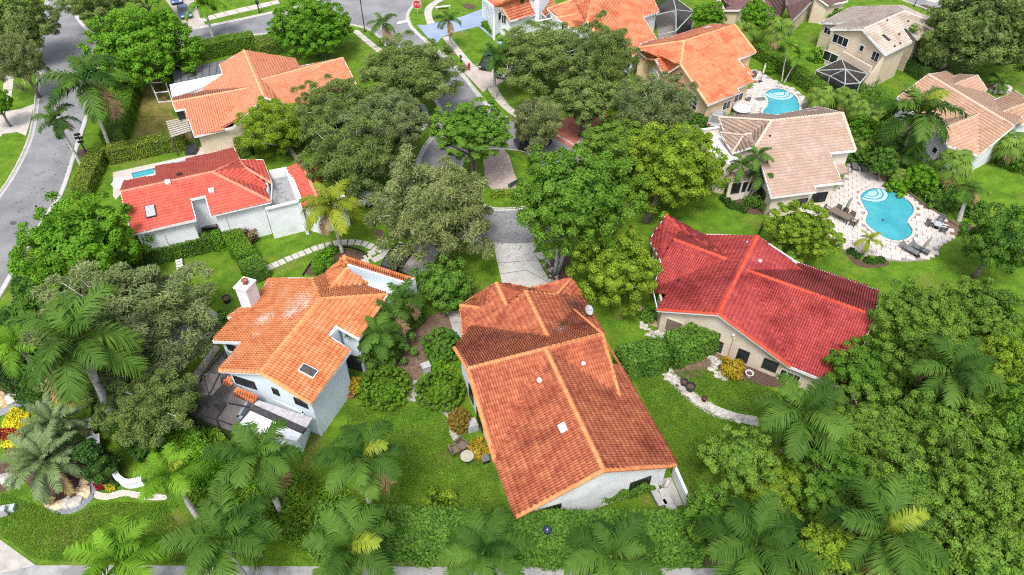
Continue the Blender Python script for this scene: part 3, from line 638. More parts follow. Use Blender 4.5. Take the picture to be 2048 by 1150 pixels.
for i in range(1,7): MB().bar(P(345+i*15,142.3-i*3.2,2.62), P(349+i*13.8,164.6-i*2.5,2.62), .06).build('roof_seam', darkm, h.o)
for x,y in ((342,171),(347,196)): MB().tube([P(x,y,2.8)*A3(1,1,0), P(x,y,2.8)], .07, 6).build('post', trim, h.o)
h.window([(355,224),(366,222),(370,236),(358,238)], 2, 1, darkm)
pg = thing('pergola', P(365,258), 'dark timber pergola with crossing beams beside the salmon roofed house', 'pergola')
dk = mat('dark_timber', (.05,.042,.036), (.10,.085,.07)); pk = mat('grey_timber', (.36,.33,.29), (.50,.46,.41))
A_, B_, C_, D_ = P(333,246,2.4), P(374,236,2.4), P(383,264,2.4), P(343,277,2.4)
for i in range(7): t = i/6; MB().bar(A_+(B_-A_)*t, D_+(C_-D_)*t, .12,.16).build('beam', dk, pg)
for i in range(8): t = (i+.2)/7.5; MB().bar(A_+(D_-A_)*t+A3(0,0,.17), B_+(C_-B_)*t+A3(0,0,.17), .22,.10).build('slat', pk, pg)
for p in (A_, D_, C_, B_): MB().bar(p*A3(1,1,0), p, .14).build('post', dk, pg)
gl = thing('goal_frame', P(325,200), 'white open tubular frame of a goal on the dry lawn beside the white patio roof', 'frame')
fa, fb, fc, fd = P(308,186), P(338,184), P(345,203), P(318,206)
for p in (fa, fb, fc, fd): MB().bar(p, p+A3(0,0,1.5), .12).build('post', trim, gl)
for p, q in ((fa,fb),(fb,fc),(fc,fd),(fd,fa)): MB().bar(p+A3(0,0,1.5), q+A3(0,0,1.5), .12).build('rail', trim, gl)
for p, q in ((fd,fc),): MB().bar(p+A3(0,0,.1), q+A3(0,0,.1), .12).build('rail', trim, gl)
# ---- orange house by the small pool, top right of centre
t6 = mat('orange_flat_tile', (.44,.13,.06), (.62,.245,.13), scale=.7, rough=.75, tint=.5, c3=(.46,.11,.05), s3=.5)
c6 = mat('orange_flat_cap', (.62,.24,.11), (.76,.36,.19), scale=1.5, rough=.8, tint=.5)
peach = mat('peach_wall', (.60,.43,.28), (.70,.53,.37), scale=.6, rough=.9)
h = House('orange_roof_house', P(1420,180), 'peach house with orange flat tile roof and arched window beside the smaller pool', t6, c6, peach, 'flat', .30, .40)
zr = 6.3; r0 = P(1368,82,zr); r1 = P(1469.5,49.5,zr); e1 = P(1416,209,3.2); FS = pl(r0, r1, e1); BS = mir(r0, r1, FS)
f = [on(x,y,FS) for x,y in ((1511.5,103.7),(1475.6,118),(1507,161),(1473.4,175.7),(1478,183.6))]; g0 = on(1361.5,129,FS)
h.slope(r0, g0, e1, f[4], f[3], f[2], f[1], f[0], r1)
w0 = P(1271,96,5.0); h.slope(w0, r0, g0, P(1341,142,3.6), P(1295,117,3.7)); dg0 = P(1312,119,4.9); dg1 = P(1343,110,4.9)
h.slope(dg0, dg1, P(1341,141,3.5), P(1329,150,3.4)); h.slope(dg0, dg1, P(1318,114,4.6), P(1290,121,3.7)); bs = [on(1423,48,BS), on(1356,69,BS), on(1341,75,BS)]
h.slope(r0, r1, *bs); h.slope(w0, r0, bs[2], P(1300,82,4.2)); h.caps((r0,r1),(w0,r0),(r0,g0),(dg0,dg1),(r1,f[0]),(g0,e1))
h.shell([g0, e1, f[4], f[3], f[2], f[1], f[0], r1, bs[0], bs[2], P(1300,82,4.2), w0, P(1295,117,3.7), dg0, P(1329,150,3.4), P(1341,142,3.6)], .4)
h.on_roof(BS, 1415,55,'skylight',1.1,.8,.1,greym,0)
h.window([(1380,192),(1396,206),(1390,222),(1376,208)], 2, 2, trim); h.window([(1383,182),(1397,196),(1397,205),(1382,190)], 2, 1, trim)
h.window([(1447,206),(1461,201),(1459,214),(1444,222)], 2, 1, trim); h.window([(1469,192),(1486,184),(1484,198),(1467,206)], 2, 1, trim)
h.window([(1304,136),(1318,148),(1314,162),(1301,152)], 3, 1, trim, mat('blind',(.40,.46,.55),(.5,.56,.64))); h.window([(1361,143),(1366,147),(1365,154),(1360,151)], 1, 1, trim)
h.window([(1497,114),(1510,108),(1508,134),(1496,138)], 1, 2, trim, darkm, 'screen')
h.slope(P(1345,160,2.9), P(1358,158,2.9), P(1368,182,2.5), P(1350,186,2.5)); h.slope(P(1489,134,2.9), P(1497,132,2.9), P(1506,150,2.5), P(1494,154,2.5))

# ---- tan tile house by the large pool
t7 = mat('tan_tile', (.30,.205,.16), (.42,.31,.25), scale=.7, rough=.85, tint=.5, c3=(.33,.23,.18), s3=.5)
c7 = mat('tan_cap', (.44,.34,.26), (.54,.44,.35), scale=1.5, rough=.85, tint=.4)
pinkw = mat('pale_beige_wall', (.60,.53,.45), (.68,.61,.53), scale=.6, rough=.9)
h = House('tan_roof_house', P(1590,330), 'pale beige house with tan ribbed tile roof beside the large kidney shaped pool', t7, c7, pinkw, 'flat', .30, .40)
zr = 6.4; r0 = P(1543,241,zr); r1 = P(1685,225.5,zr); e1 = P(1543,394,3.1); FS = pl(r0, r1, e1); BS = mir(r0, r1, FS)
f = [on(x,y,FS) for x,y in ((1632,382),(1628,371),(1683,364.6),(1659,305),(1711,300))]; g0 = on(1512,291,FS)
h.slope(r0, g0, e1, f[0], f[1], f[2], f[3], f[4], r1)
w0 = P(1437.6,234,4.9); wb = P(1450,264,4.0); h.slope(r0, w0, wb, P(1503,266,4.9), g0); s0 = P(1501,267,5.0); s1 = P(1488,270,4.9)
h.slope(P(1441,265,4.1), s1, P(1466,305,3.5)); h.slope(s1, s0, g0, P(1466,305,3.5)); bs = [on(1638,213,BS), on(1552,231,BS), on(1527,227,BS)]
h.slope(r0, r1, *bs); h.slope(r0, bs[2], P(1470,231,4.5), w0); h.caps((r0,r1),(r0,g0),(w0,r0),(s1,P(1466,305,3.5)),(s1,P(1441,265,4.1)),(s1,s0),(r1,f[4]))
h.shell([g0, e1, f[0], f[1], f[2], f[3], f[4], r1, bs[0], bs[1], bs[2], P(1470,231,4.5), w0, wb, P(1441,265,4.1), P(1466,305,3.5)], .4)
h.on_roof(BS, 1622,220,'skylight',1.2,.8,.12,greym,0,glass); h.on_roof(FS, 1539,273,'roof_vent',.25,.25,.2,darkm,6)
h.window([(1627,387),(1655,384),(1648,402),(1621,404)], 2, 1, darkm); h.window([(1590,400),(1614,397),(1611,410),(1594,412)], 2, 1, darkm)
h.window([(1452,287),(1462,299),(1456,318),(1446,306)], 2, 1, darkm); h.window([(1518,374),(1536,384),(1524,408),(1512,396)], 2, 2, darkm)
tz = 3.0; tp_ = [(1394,266),(1440,255),(1476,318),(1446,330)]
flat_roof(h, tp_, tz, .25, mat('white_terrace',(.66,.65,.64),(.75,.74,.73)), 'terrace')
for a_, b_ in (((1387,261),(1440,254)),((1440,325),(1387,262)),((1462,327),(1441,324))): h.wall(P(*b_, tz+.9) if 0 else P(*a_, tz+.9), P(*b_, tz+.9)); MB().bar(P(*a_,tz+.93), P(*b_,tz+.93), .3,.08).build('coping', trim, h.o)
h.slope(P(1462,345,2.9), P(1506,342,2.9), P(1505,358,2.5), P(1455,364,2.5))
for a_, b_ in (((1460,366),(1508,360)),): h.wall(P(*a_,2.45), P(*b_,2.45))
h.window([(1465,368),(1480,366),(1478,384),(1463,386)],1,1,darkm); h.window([(1486,366),(1502,364),(1500,380),(1485,382)],1,1,darkm)
h.slope(P(1671,330,2.9), P(1688,327,2.9), P(1696,344,2.5), P(1677,349,2.5))

# ---- two storey beige house, top right
t8 = mat('bone_tile', (.38,.31,.26), (.50,.43,.375), scale=.7, rough=.85, tint=.5, c3=(.34,.27,.22), s3=.4)
c8 = mat('bone_cap', (.58,.49,.42), (.70,.61,.54), scale=1.5, rough=.85, tint=.4)
tanw = mat('tan_wall', (.53,.43,.32), (.61,.51,.40), scale=.6, rough=.9)
h = House('bone_roof_house', P(1770,110), 'two storey tan house with pale bone tile roof and black pool cage at top right', t8, c8, tanw, 'flat', .31, .42)
zr = 6.84; r0 = P(1725.4,58,zr); r1 = P(1808,22,zr); e1 = P(1771,109,5.2); RS = pl(r0, r1, e1); LS = mir(r0, r1, RS)
f = [on(x,y,RS) for x,y in ((1823.5,83.5),(1804.6,57),(1813,52.7),(1835.6,77.5),(1886,52))]
h.slope(r0, e1, f[0], f[1], f[2], f[3], f[4], r1); l = [on(x,y,LS) for x,y in ((1661.5,58),(1688,46),(1640,45.5),(1706,13),(1780,11))]
h.slope(r0, r1, l[4], l[3], l[2], l[1], l[0]); h.slope(r1, f[4], P(1855,33,5.4), P(1806,11,5.4), l[4]); h.caps((r0,r1),(r1,f[4]),(r1,l[4]))
h.shell([r0, e1, f[0], f[1], f[2], f[3], f[4], P(1855,33,5.4), P(1806,11,5.4), l[4], l[3], l[2], l[1], l[0]], .4)
h.on_roof(RS, 1772,76,'skylight',.5,1.3,.1,darkm,0)
for x,y in ((1773,42),(1815,44),(1797,70),(1799,88),(1788,94)): h.on_roof(RS, x,y,'roof_vent',.25,.25,.25,darkm,6)
h.window([(1670,66),(1698,80),(1692,95),(1664,82)], 3, 1, trim); h.window([(1722,90),(1729,93),(1725,104),(1718,101)], 1, 1, trim)
h.window([(1748,102),(1762,108),(1752,124),(1741,118)], 2, 1, trim); h.window([(1650,54),(1664,58),(1660,70),(1648,66)], 2, 1, trim); h.window([(1648,100),(1678,112),(1670,128),(1646,118)], 2, 1, trim)
wA = P(1753,119,0)
ww = P(1722,181,0); hz = P(1768,112,4.9); h.wall(A3(ww[0],ww[1],.9), A3(hz[0],hz[1],4.9)); h.wall(A3(hz[0],hz[1],4.9), A3(ww[0],ww[1],.9))
MB().bar(P(1684,108,2.9), P(1742,140,2.9), .25, .9).build('balcony_parapet', tanw, h.o)
def cage(name, base, label, nodes, edges, panels, fm, r=.05, sm=None):
    t = thing(name, base, label, 'screen enclosure')
    for a_, b_ in edges: MB().bar(nodes[a_], nodes[b_], r*2).build('frame_bar', fm, t)
    sm = sm or clear_sheet('insect_screen', (.012,.012,.014), .80, .7, .1)
    for pn in panels: MB().add([nodes[i] for i in pn], (), (), [list(range(len(pn)))]).build('screen_panel', sm, t)
    return t
N_ = {'a':P(1632,141,2.5),'b':P(1683,118,2.9),'c':P(1736,148,2.9),'d':P(1720,166,2.4),'e':P(1690,168,2.3),'m':P(1691,138,3.9),'n':P(1660,152,2.4)}
for k in 'aden': N_[k+'0'] = N_[k]*A3(1,1,0)
cage('screen_enclosure', P(1690,160), 'black mesh pool cage with white bars behind the tall tan house', N_,
     [('a','b'),('b','c'),('c','d'),('d','e'),('e','n'),('n','a')] + [(k,'m') for k in 'abcden'] + [(k,k+'0') for k in 'aden'],
     [('a','b','m'),('b','c','m'),('c','d','m'),('d','e','m'),('e','n','m'),('n','a','m'),('a','n','n0','a0'),('n','e','e0','n0'),('e','d','d0','e0')], greym, .06)

# ---- tan roofed house at the right edge
t9 = mat('clay_tan_tile', (.34,.20,.13), (.46,.30,.21), scale=.7, rough=.85, tint=.5, c3=(.37,.23,.155), s3=.4)
c9 = mat('clay_tan_cap', (.44,.31,.22), (.54,.41,.31), scale=1.5, rough=.85, tint=.4)
h = House('tan_roof_house', P(1930,250), 'low white house with clay tan tile roof behind palms at the right edge', t9, c9, white, 'flat', .31, .42)
zr = 4.85; r0 = P(1857,149,zr); r1 = P(2028,252,zr); FS = pl(r0, r1, P(1958,310,3.0)); BS = mir(r0, r1, FS)
s1 = on(1958,228,FS); s0 = P(1876,262,s1[2]); vb = on(1958,310,FS); h.slope(r0, r1, vb, s1, on(1862,243,FS), on(1795,195,FS))
GR = pl(s0, s1, vb); gl_ = on(1897,291,GR); h.slope(s0, s1, vb, gl_); GL = mir(s0, s1, GR); gq = on(1850,256,GL); h.slope(s0, s1, on(1862,243,FS), gq)
b = [P(2048,228,3.0), P(1893,143,3.0)]; h.slope(r0, r1, b[0], b[1])
q0 = P(1908,169,4.1); q1 = P(1955,151,q0[2]); h.slope(q0, q1, P(1974,178,3.1), P(1950,186,3.3)); h.slope(q0, q1, P(1921,148,3.2), P(1898,158,3.5)); h.caps((q0,q1))
q2 = P(1999,226,4.1); q3 = P(2060,203,q2[2]); h.slope(q2, q3, P(2080,230,3.0), P(2045,248,3.1)); h.slope(q2, q3, P(2032,182,3.1), P(1981,204,3.4)); h.caps((q2,q3),(r0,r1),(s0,s1))
h.shell([r0, on(1795,195,FS), gq, s0, gl_, vb, r1, b[0], b[1]], .4)
h.shell([q1, P(1974,178,3.1), P(1950,186,3.3), P(1898,158,3.5), P(1921,148,3.2)], .3); h.shell([q3, P(2080,230,3.0), P(2045,248,3.1), P(1981,204,3.4), P(2032,182,3.1)], .3)
h.window([(1868,293),(1876,297),(1872,308),(1864,304)], 1, 1, trim); h.window([(1846,292),(1853,296),(1850,305),(1843,300)], 1, 1, trim)
h.on_roof(FS, 1902,214,'roof_vent',.5,.3,.2,trim,0)

# ---- houses along the top edge
h = House('orange_roof_house', P(1040,20), 'white garage house with orange tile roof beside the blue driveway at the top', t6, c6, white, 'flat', .31, .42)
z_ = 4.9; r0 = P(1002.5,13,z_); r1 = P(1100,-18,z_); FS = pl(r0, r1, P(1020,41.5,3.0)); BS = mir(r0, r1, FS)
e = [P(1020,41.5,3.0), on(1082,25,FS), on(1092,33,FS), on(1110,10,FS)]; bq = [on(985,14,BS), on(1075,-25,BS)]
h.slope(r0, e[0], e[1], e[2], e[3], r1); h.slope(r0, r1, bq[1], bq[0]); h.caps((r0,r1),(r0,e[0]))
g0 = P(1005,-12,4.6); g1 = P(1060,-20,4.6); h.slope(P(985,12,3.2), P(960,-8,3.2), P(985,-26,4.9), P(1040,-8,4.6)); h.shell([r0, e[0], e[1], e[2], e[3], r1, bq[1], P(985,-26,4.9), P(960,-8,3.2), bq[0]], .35)
h.window([(996,22),(1002,27),(1002,42),(996,37)], 1, 1, trim); h.window([(1004,28),(1012,34),(1012,50),(1004,44)], 2, 1, trim)
h.window([(966,4),(982,16),(984,34),(968,20)], 1, 4, trim, mat('garage_panel',(.50,.56,.66),(.56,.62,.72)), 'garage_door')
h = House('orange_roof_house', P(1220,50), 'big orange flat tile roof house with octagon window at the top centre', t6, c6, white, 'flat', .31, .42)
z_ = 6.0; r0 = P(1174,42,5.6); r1 = P(1190,-22,z_); e = [P(1270,112,3.1), P(1283,96,3.2), P(1279,88,3.3), P(1312,77,3.2), P(1286,34,3.6), P(1318,23,3.2), P(1297,-22,3.6)]
h.slope(r0, P(1218,105,3.6), *e, P(1240,-30,5.4), r1)
h.slope(r1, r0, P(1156,58,3.6), P(1118,33,3.6), P(1095,17,3.6), P(1150,-2,4.6)); d0, d1 = P(1114,36,4.6), P(1160,27,4.6); h.slope(d0, d1, P(1157,57,3.5), P(1147,60,3.4))
h.caps((r0,r1),(d0,d1),(r0,P(1218,105,3.6)),(P(1095,17,3.6),P(1150,-2,4.6))); h.shell([r0, P(1218,105,3.6), *e, P(1240,-30,5.4), P(1150,-2,4.6), P(1095,17,3.6), P(1114,36,3.6), d0, P(1147,60,3.4), P(1156,58,3.6)], .35)
h.wall(P(1066,44,2.4), P(1105,36,2.4)); MB().bar(P(1066,44,2.45), P(1105,36,2.45), .3, .1).build('coping', trim, h.o)
h.window([(1125,48),(1130,52),(1128,72),(1123,68)], 1, 1, trim); h.window([(1176,58),(1181,60),(1179,66),(1174,64)], 1, 1, trim)
N_ = {'a':P(1306,-16,3),'b':P(1345,-8,3),'c':P(1388,24,3),'d':P(1352,62,2.7),'e':P(1318,70,2.6),'f':P(1312,30,3),'g':P(1352,20,3)}
for k in 'cde': N_[k+'0'] = N_[k]*A3(1,1,0)
cage('screen_enclosure', P(1350,45), 'dark mesh patio cage between two orange roofs at the top', N_, [('a','b'),('b','c'),('c','d'),('d','e'),('f','g'),('g','c'),('b','g'),('d','g'),('a','f'),('c','c0'),('d','d0'),('e','e0')],
     [('a','b','g','f'),('b','c','g'),('c','d','g'),('c','d','d0','c0')], greym, .06)
pur = mat('plum_tile', (.10,.055,.055), (.19,.11,.105), scale=.8, rough=.8, tint=.5); purc = mat('plum_cap', (.13,.075,.07), (.2,.13,.12), tint=.4)
h = House('plum_roof_house', P(1600,20), 'beige house with dark plum tile roof at the top right edge', pur, purc, tanw, 'flat', .31, .42)
z_ = 5.8; r0 = P(1573,-24,z_); r1 = P(1573,12,z_); q = [P(1582,44,3.2), P(1640,-14,3.2), P(1535,20,3.2), P(1520,-24,3.4)]
h.slope(r0, r1, q[0], q[1]); h.slope(r0, q[3], q[2], P(1560,40,3.2), r1); h.cap(r0, r1); h.slope(P(1626,-12,4.6), P(1656,10,3.2), P(1690,2,3.2), P(1680,-24,4.4))
h.shell([q[0], q[1], P(1640,-30,3.4), q[3], q[2], P(1560,40,3.2)], .3); h.shell([P(1626,-12,4.6), P(1656,10,3.2), P(1695,2,3.2), P(1690,-24,4.0)], .3)
h = House('plum_roof_house', P(1460,10), 'small house corner with grey plum roof and white fascia at the top', pur, purc, tanw, 'flat', .31, .42)
h.slope(P(1430,-14,3.4), P(1460,12,3.2), P(1446,20,3.0), P(1478,20,3.0), P(1505,0,4.0), P(1480,-24,5.0)); h.shell([P(1430,-14,3.4), P(1446,20,3.0), P(1478,20,3.0), P(1505,0,3.6), P(1480,-24,4.4)], .3)

# ---- screened patio of the pale blue house
N_ = {}
for k, (x, y, z) in dict(a=(448,700,2.7), b=(363,803,2.6), c=(373,815,2.6), d=(473,853,2.7), e=(502,815,2.9), f=(505,808,2.9), g=(452,722,2.9), m1=(418,790,3.6), m2=(455,806,3.6), p1=(405,745,2.8), p2=(384,822,2.6), p3=(432,838,2.6)).items(): N_[k] = P(x, y, z)
for k in ('a','b','p1','d','p2','p3'): N_[k+'0'] = N_[k]*A3(1,1,0)
cage('screen_enclosure', P(430,800), 'black framed screened patio beside the pale blue house', N_,
     [('a','p1'),('p1','b'),('b','p2'),('p2','p3'),('p3','d'),('d','e'),('e','f'),('b','m1'),('p2','m1'),('m1','m2'),('m2','p3'),('m2','d'),('m2','e'),('m1','g'),('p1','m1'),('g','a')] + [(k,k+'0') for k in ('a','b','p1','d','p2','p3')] + [('b0','p20'),('p20','p30'),('p30','d0'),('b','p20'),('p2','p30'),('p1','b0')],
     [('a','p1','p10','a0'),('p1','b','b0','p10'),('b','p2','p20','b0'),('p2','p3','p30','p20'),('p3','d','d0','p30'),('a','p1','m1','g'),('p1','b','m1'),('b','p2','m1'),('p2','p3','m2','m1'),('p3','d','m2'),('d','e','m2'),('m1','m2','e','f','g')], darkm, .045, clear_sheet('fine_screen', (.02,.02,.022), .42, .7, .1))
sheet('patio_floor', [(446,710),(372,800),(380,830),(475,868),(520,830),(500,790),(470,770)], .05, mat('mauve_paving',(.34,.30,.30),(.42,.38,.38),rough=.9), 0, -.05)
sheet('patio_floor', [(1308,20),(1345,-6),(1388,30),(1385,62),(1352,80),(1318,82),(1312,50)], .05, mat('dark_paving',(.16,.145,.13),(.24,.22,.20),rough=.9), 0, -.05)
sheet('patio_floor', [(1640,150),(1680,130),(1735,160),(1722,180),(1690,184)], .05, mat('dark_paving',(.16,.145,.13),(.24,.22,.20),rough=.9), 0, -.05)
# ------------------------------------------------------------------ vegetation
def leafmat(name, a, b, rough=.6, transl=.3): return mat(name, tuple(x*.95 for x in a), tuple(min(.9,x*1.35) for x in b), scale=.5, rough=rough, spec=.15, objrand=.12, tint=.75, transl=transl, lo=.3, hi=.7)
LM = {'lime': leafmat('leaf_lime', (.035,.12,.006), (.15,.33,.02)), 'limey': leafmat('leaf_yellow_lime', (.055,.13,.008), (.25,.36,.03)),
      'grove': leafmat('leaf_grove', (.036,.105,.012), (.175,.29,.038)), 'green': leafmat('leaf_green', (.030,.10,.010), (.14,.265,.028)), 'oak': leafmat('leaf_oak', (.046,.095,.016), (.225,.30,.085)),
      'olive': leafmat('leaf_olive', (.06,.11,.03), (.26,.31,.125)), 'grey': leafmat('leaf_greygreen', (.065,.105,.025), (.29,.33,.13)),
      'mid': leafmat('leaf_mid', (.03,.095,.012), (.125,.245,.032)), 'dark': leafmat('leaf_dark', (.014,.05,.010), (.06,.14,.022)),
      'hedge': leafmat('leaf_hedge', (.04,.11,.008), (.15,.28,.022)), 'hedgey': leafmat('leaf_hedge_olive', (.07,.12,.012), (.22,.28,.04)),
      'croton': leafmat('leaf_croton', (.17,.14,.01), (.52,.36,.03)), 'yellow': leafmat('leaf_yellow', (.35,.30,.01), (.70,.62,.04)),
      'red': leafmat('leaf_red', (.10,.006,.01), (.30,.02,.03)), 'rusty': leafmat('leaf_rusty', (.09,.085,.012), (.26,.17,.03)), 'pinkish': leafmat('leaf_pinkish', (.09,.05,.035), (.25,.20,.10))}
core = mat('gap_shade_core', (.02,.05,.008), (.06,.11,.018), scale=6, rough=1, bump=.8, bscale=12)  # solid filling of shrubs and hedges; dark colour imitates shade between the leaves
def rdir(n): v = rng.normal(size=(n,3)); return v/np.linalg.norm(v, axis=1, keepdims=True)
def nrm(v): return v/np.maximum(1e-9, np.linalg.norm(v, axis=1, keepdims=True))
def leafcards(C, Nn, D, L, W, tint):
    """diamond shaped leaves: centre, facing, long axis"""
    n = len(C); D = nrm(D - (D*Nn).sum(1, keepdims=True)*Nn); T = np.cross(Nn, D)
    l = (L*rand(.7,1.3,n))[:,None]; w = (W*rand(.75,1.25,n))[:,None]; sag = A3(0,0,-1)*l*.12
    V = np.stack([C - D*l*.5, C + T*w*.5 + Nn*w*.12, C + D*l*.5 + sag, C - T*w*.5 + Nn*w*.12], 1).reshape(-1,3)
    return V, np.arange(4*n).reshape(n,4), np.repeat(tint, 4)
def crown_mesh(c0, rx, ry, rz, n, style):
    S = 4*math.pi*((rx*ry)**1.6/3*1 + 2*(((rx+ry)/2*rz)**1.6)/3)**(1/1.6)*.8
    sp = {'broad': .85, 'fine': 1.15, 'clump': 1.12, 'clip': .4}[style]*max(.75, min(1.3, (rx/4.5)**.5))
    K = max(24, int(S/(sp*sp)))
    i = np.arange(K)+.5; ph = np.arccos(1-1.72*i/K); th = math.pi*(1+5**.5)*i
    d = np.stack([np.cos(th)*np.sin(ph), np.sin(th)*np.sin(ph), np.cos(ph)], 1) + rng.normal(size=(K,3))*.12; d = nrm(d)
    k1, k2 = rdir(2); lump = 1 + .10*np.sin(d@k1*5+rand(0,6)) + .08*np.sin(d@k2*8+rand(0,6))
    rf = {'broad': rand(.82,1.02,K), 'fine': rand(.66,1.08,K), 'clump': rand(.70,1.06,K), 'clip': rand(.93,1.0,K)}[style]*(lump if style != 'clip' else .5+.5*lump)
    inner = rng.random(K) < .18; rf[inner] *= rand(.45,.75,inner.sum())
    CC = c0 + d*rf[:,None]*A3(rx, ry, rz); rc = sp*rand(.55,.95,K)*{'broad':.72,'fine':.85,'clump':.72,'clip':.6}[style]
    j = rng.integers(0, K, n); u = nrm(rng.normal(size=(n,3)) + .75*d[j] + A3(0,0,.45))
    rr = rc[j]*(rand(.35,1.0,n)); C = CC[j] + u*rr[:,None]*A3(1,1,.8)
    ct = rng.random(K); tint = np.clip(.45*ct[j] + .55*rng.random(n), 0, 1)
    q = math.sqrt(S/n)
    if style == 'fine':
        D = nrm(u*.8 + .9*rng.normal(size=(n,3))*.6 + A3(0,0,-.1)); N_ = nrm(rng.normal(size=(n,3)) + A3(0,0,.7)); L, W = 5.0*q, 1.1*q
    elif style == 'broad':
        N_ = nrm(u*.8 + A3(0,0,.5) + .5*rng.normal(size=(n,3))); D = nrm(rng.normal(size=(n,3)) + u*.5); L, W = 3.3*q, 2.0*q
    else:
        N_ = nrm(u + .55*rng.normal(size=(n,3)) + A3(0,0,.2)); D = rdir(n); L, W = (2.9*q, 2.1*q) if style == 'clump' else (3.6*q, 2.6*q)
    V, Q, tt = leafcards(C, N_, D, L, W, tint); n2 = n//7        # larger inner leaves, tinted darker to imitate shade deep in the crown
    u2 = rdir(n2); C2 = c0 + u2*A3(rx, ry, rz)*rand(.45,.72,n2)[:,None]; V2, Q2, t2_ = leafcards(C2, nrm(u2+rng.normal(size=(n2,3))*.3), rdir(n2), L*2.0 if style != 'fine' else L*1.2, W*2.2, .5*rng.random(n2))
    return np.concatenate([V, V2]), np.concatenate([Q, Q2+len(V)]), np.concatenate([tt, t2_]), CC, inner
LIB = {}
def crown_lib(style, R):
    """full leafy crowns of three sizes; trees of like size share one, turned and stretched"""
    cl = 0 if R < 3.2 else (1 if R < 5.2 else 2); nv = {'broad': (2,2,2), 'fine': (2,2,3), 'clump': (2,4,2)}[style][cl]; v = int(rng.integers(0, nv)); key = (style, cl, v)
    if key not in LIB:
        r = (2.5, 4.2, 6.2)[cl]; n = (15000, 34000, 46000)[cl]; V, Q, tn, CC, inner = crown_mesh(A3(0,0,0), r, r, r*.78, n, style)
        e = np.linalg.norm(CC/A3(r, r, r*.78), axis=1); k = 1.0/(np.percentile(e, 93) + .35/r); sc_ = k/r*A3(1,1,1/.78)
        LIB[key] = (mesh_np('crown', V*sc_, [Q], tn), CC*sc_)
    return LIB[key]
def tree(label, px, py, rx, ry, z, style, m, base=None, bk=None, name='broadleaf_tree', group=None, dens=.55, nb=6, stems_or_shade_core=1):
    if base is not None: b = P(*base); z = above(b, py) if z is None else z
    rx *= 1.06; ry *= 1.05; c0 = P(px, py, z); s = pxm(c0); R = rx/s
    dep = math.asin((CH-z)/np.linalg.norm(c0-A3(0,0,CH))); rz2 = ((ry/s)**2 - (R*math.sin(dep))**2)/math.cos(dep)**2
    rz = min(max(math.sqrt(max(rz2, 0)), .5*R), 1.05*R, max(1.2, z*.92))
    if base is None: b = A3(c0[0]+rand(-.3,.3), c0[1]+rand(-.3,.3), 0)
    t = thing(name, b, label, 'tree', group); me, C1 = crown_lib(style, R); az_ = rand(0, 6.28); S3 = A3(R, R*rand(.94,1.05), rz)
    ca, sa = math.cos(az_), math.sin(az_); q = C1*S3; CC = c0 + np.stack([q[:,0]*ca-q[:,1]*sa, q[:,0]*sa+q[:,1]*ca, q[:,2]], 1)
    mb = MB(); r0 = .06 + .045*R
    fork = b + (c0-b)*.45
    for k in range(stems_or_shade_core):
        o = A3(rand(-.5,.5), rand(-.5,.5), 0)*(stems_or_shade_core > 1)
        mb.tube([b+o*.3, b+(fork-b)*.5+o+A3(rand(-.15,.15),rand(-.15,.15),0), fork+o*1.4, c0 + A3(0,0,rz*.25)+o*2], [r0*1.25/stems_or_shade_core**.4, r0/stems_or_shade_core**.4, r0*.8/stems_or_shade_core**.4, r0*.25], 8)
    pick = rng.permutation(len(CC))[:nb+4]
    for i in pick:
        p = CC[i]; mid = fork + (p-fork)*.5 + A3(0,0,.25*rz)*rand(.2,1) + rdir(1)[0]*.25
        mb.tube([fork + A3(0,0,rand(-.3,.6)), mid, p], [r0*.5, r0*.3, .025], 5)
    mb.build('trunk', bk or bark, t, True)
    if style == 'fine':                                 # pale dead twigs among the leaves
        tw = MB()
        for i in rng.permutation(len(CC))[:34]: p = CC[i]; tw.tube([c0+(p-c0)*.6, c0+(p-c0)*.85+rdir(1)[0]*.2, c0+(p-c0)*1.05+rdir(1)[0]*.25], [.045,.03,.012], 4, False)
        tag(tw.build('twigs', palebark, t), kind='stuff')
    if not me.materials: me.materials.append(LM[m])
    o = bpy.data.objects.new('crown', me); col.objects.link(o); o.parent = t; OFF[o] = OFF[t]; tag(o, kind='stuff')
    o.material_slots[0].link = 'OBJECT'; o.material_slots[0].material = LM[m]; o.location = tuple(c0-b); o.rotation_euler = (0,0,az_); o.scale = tuple(S3); return t
def shrub(label, px, py, rx, ry, m, z=None, name='shrub', cat='shrub', group=None, dens=1.1, style='clump', squash=None):
    """a low bush standing on the ground; px, py is the middle of its outline"""
    if any(w in label for w in ('clipped','rounded','ball','low shrub')): style = 'clip'; dens = 1.5
    g0 = P(px, py, .5); s = pxm(g0); R = rx/s; dep = math.asin((CH-.5)/np.linalg.norm(g0-A3(0,0,CH)))
    h_ = squash if squash else min(max(.45*R, ((ry/s)**2-(R*math.sin(dep))**2 if (ry/s) > R*math.sin(dep) else .2)**.5), 1.6*R)
    c0 = P(px, py, h_*.75); t = thing(name, c0*A3(1,1,0), label, cat, group)
    V, Q, tn, CC, _ = crown_mesh(c0, R, R, h_, int(math.pi*rx*ry*dens)+60, style); V[:,2] = np.maximum(V[:,2], .03)
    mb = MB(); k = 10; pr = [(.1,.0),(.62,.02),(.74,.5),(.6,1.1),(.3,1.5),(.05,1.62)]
    mb.lathe(c0*A3(1,1,0), [(r*R, z_*h_*.86) for r, z_ in pr], k); mb.build('stems_or_shade_core', core, t)  # closed solid under the leaves, darkened so gaps look shaded
    tag(part('foliage', V, [Q], LM[m], t, tn), kind='stuff'); return t
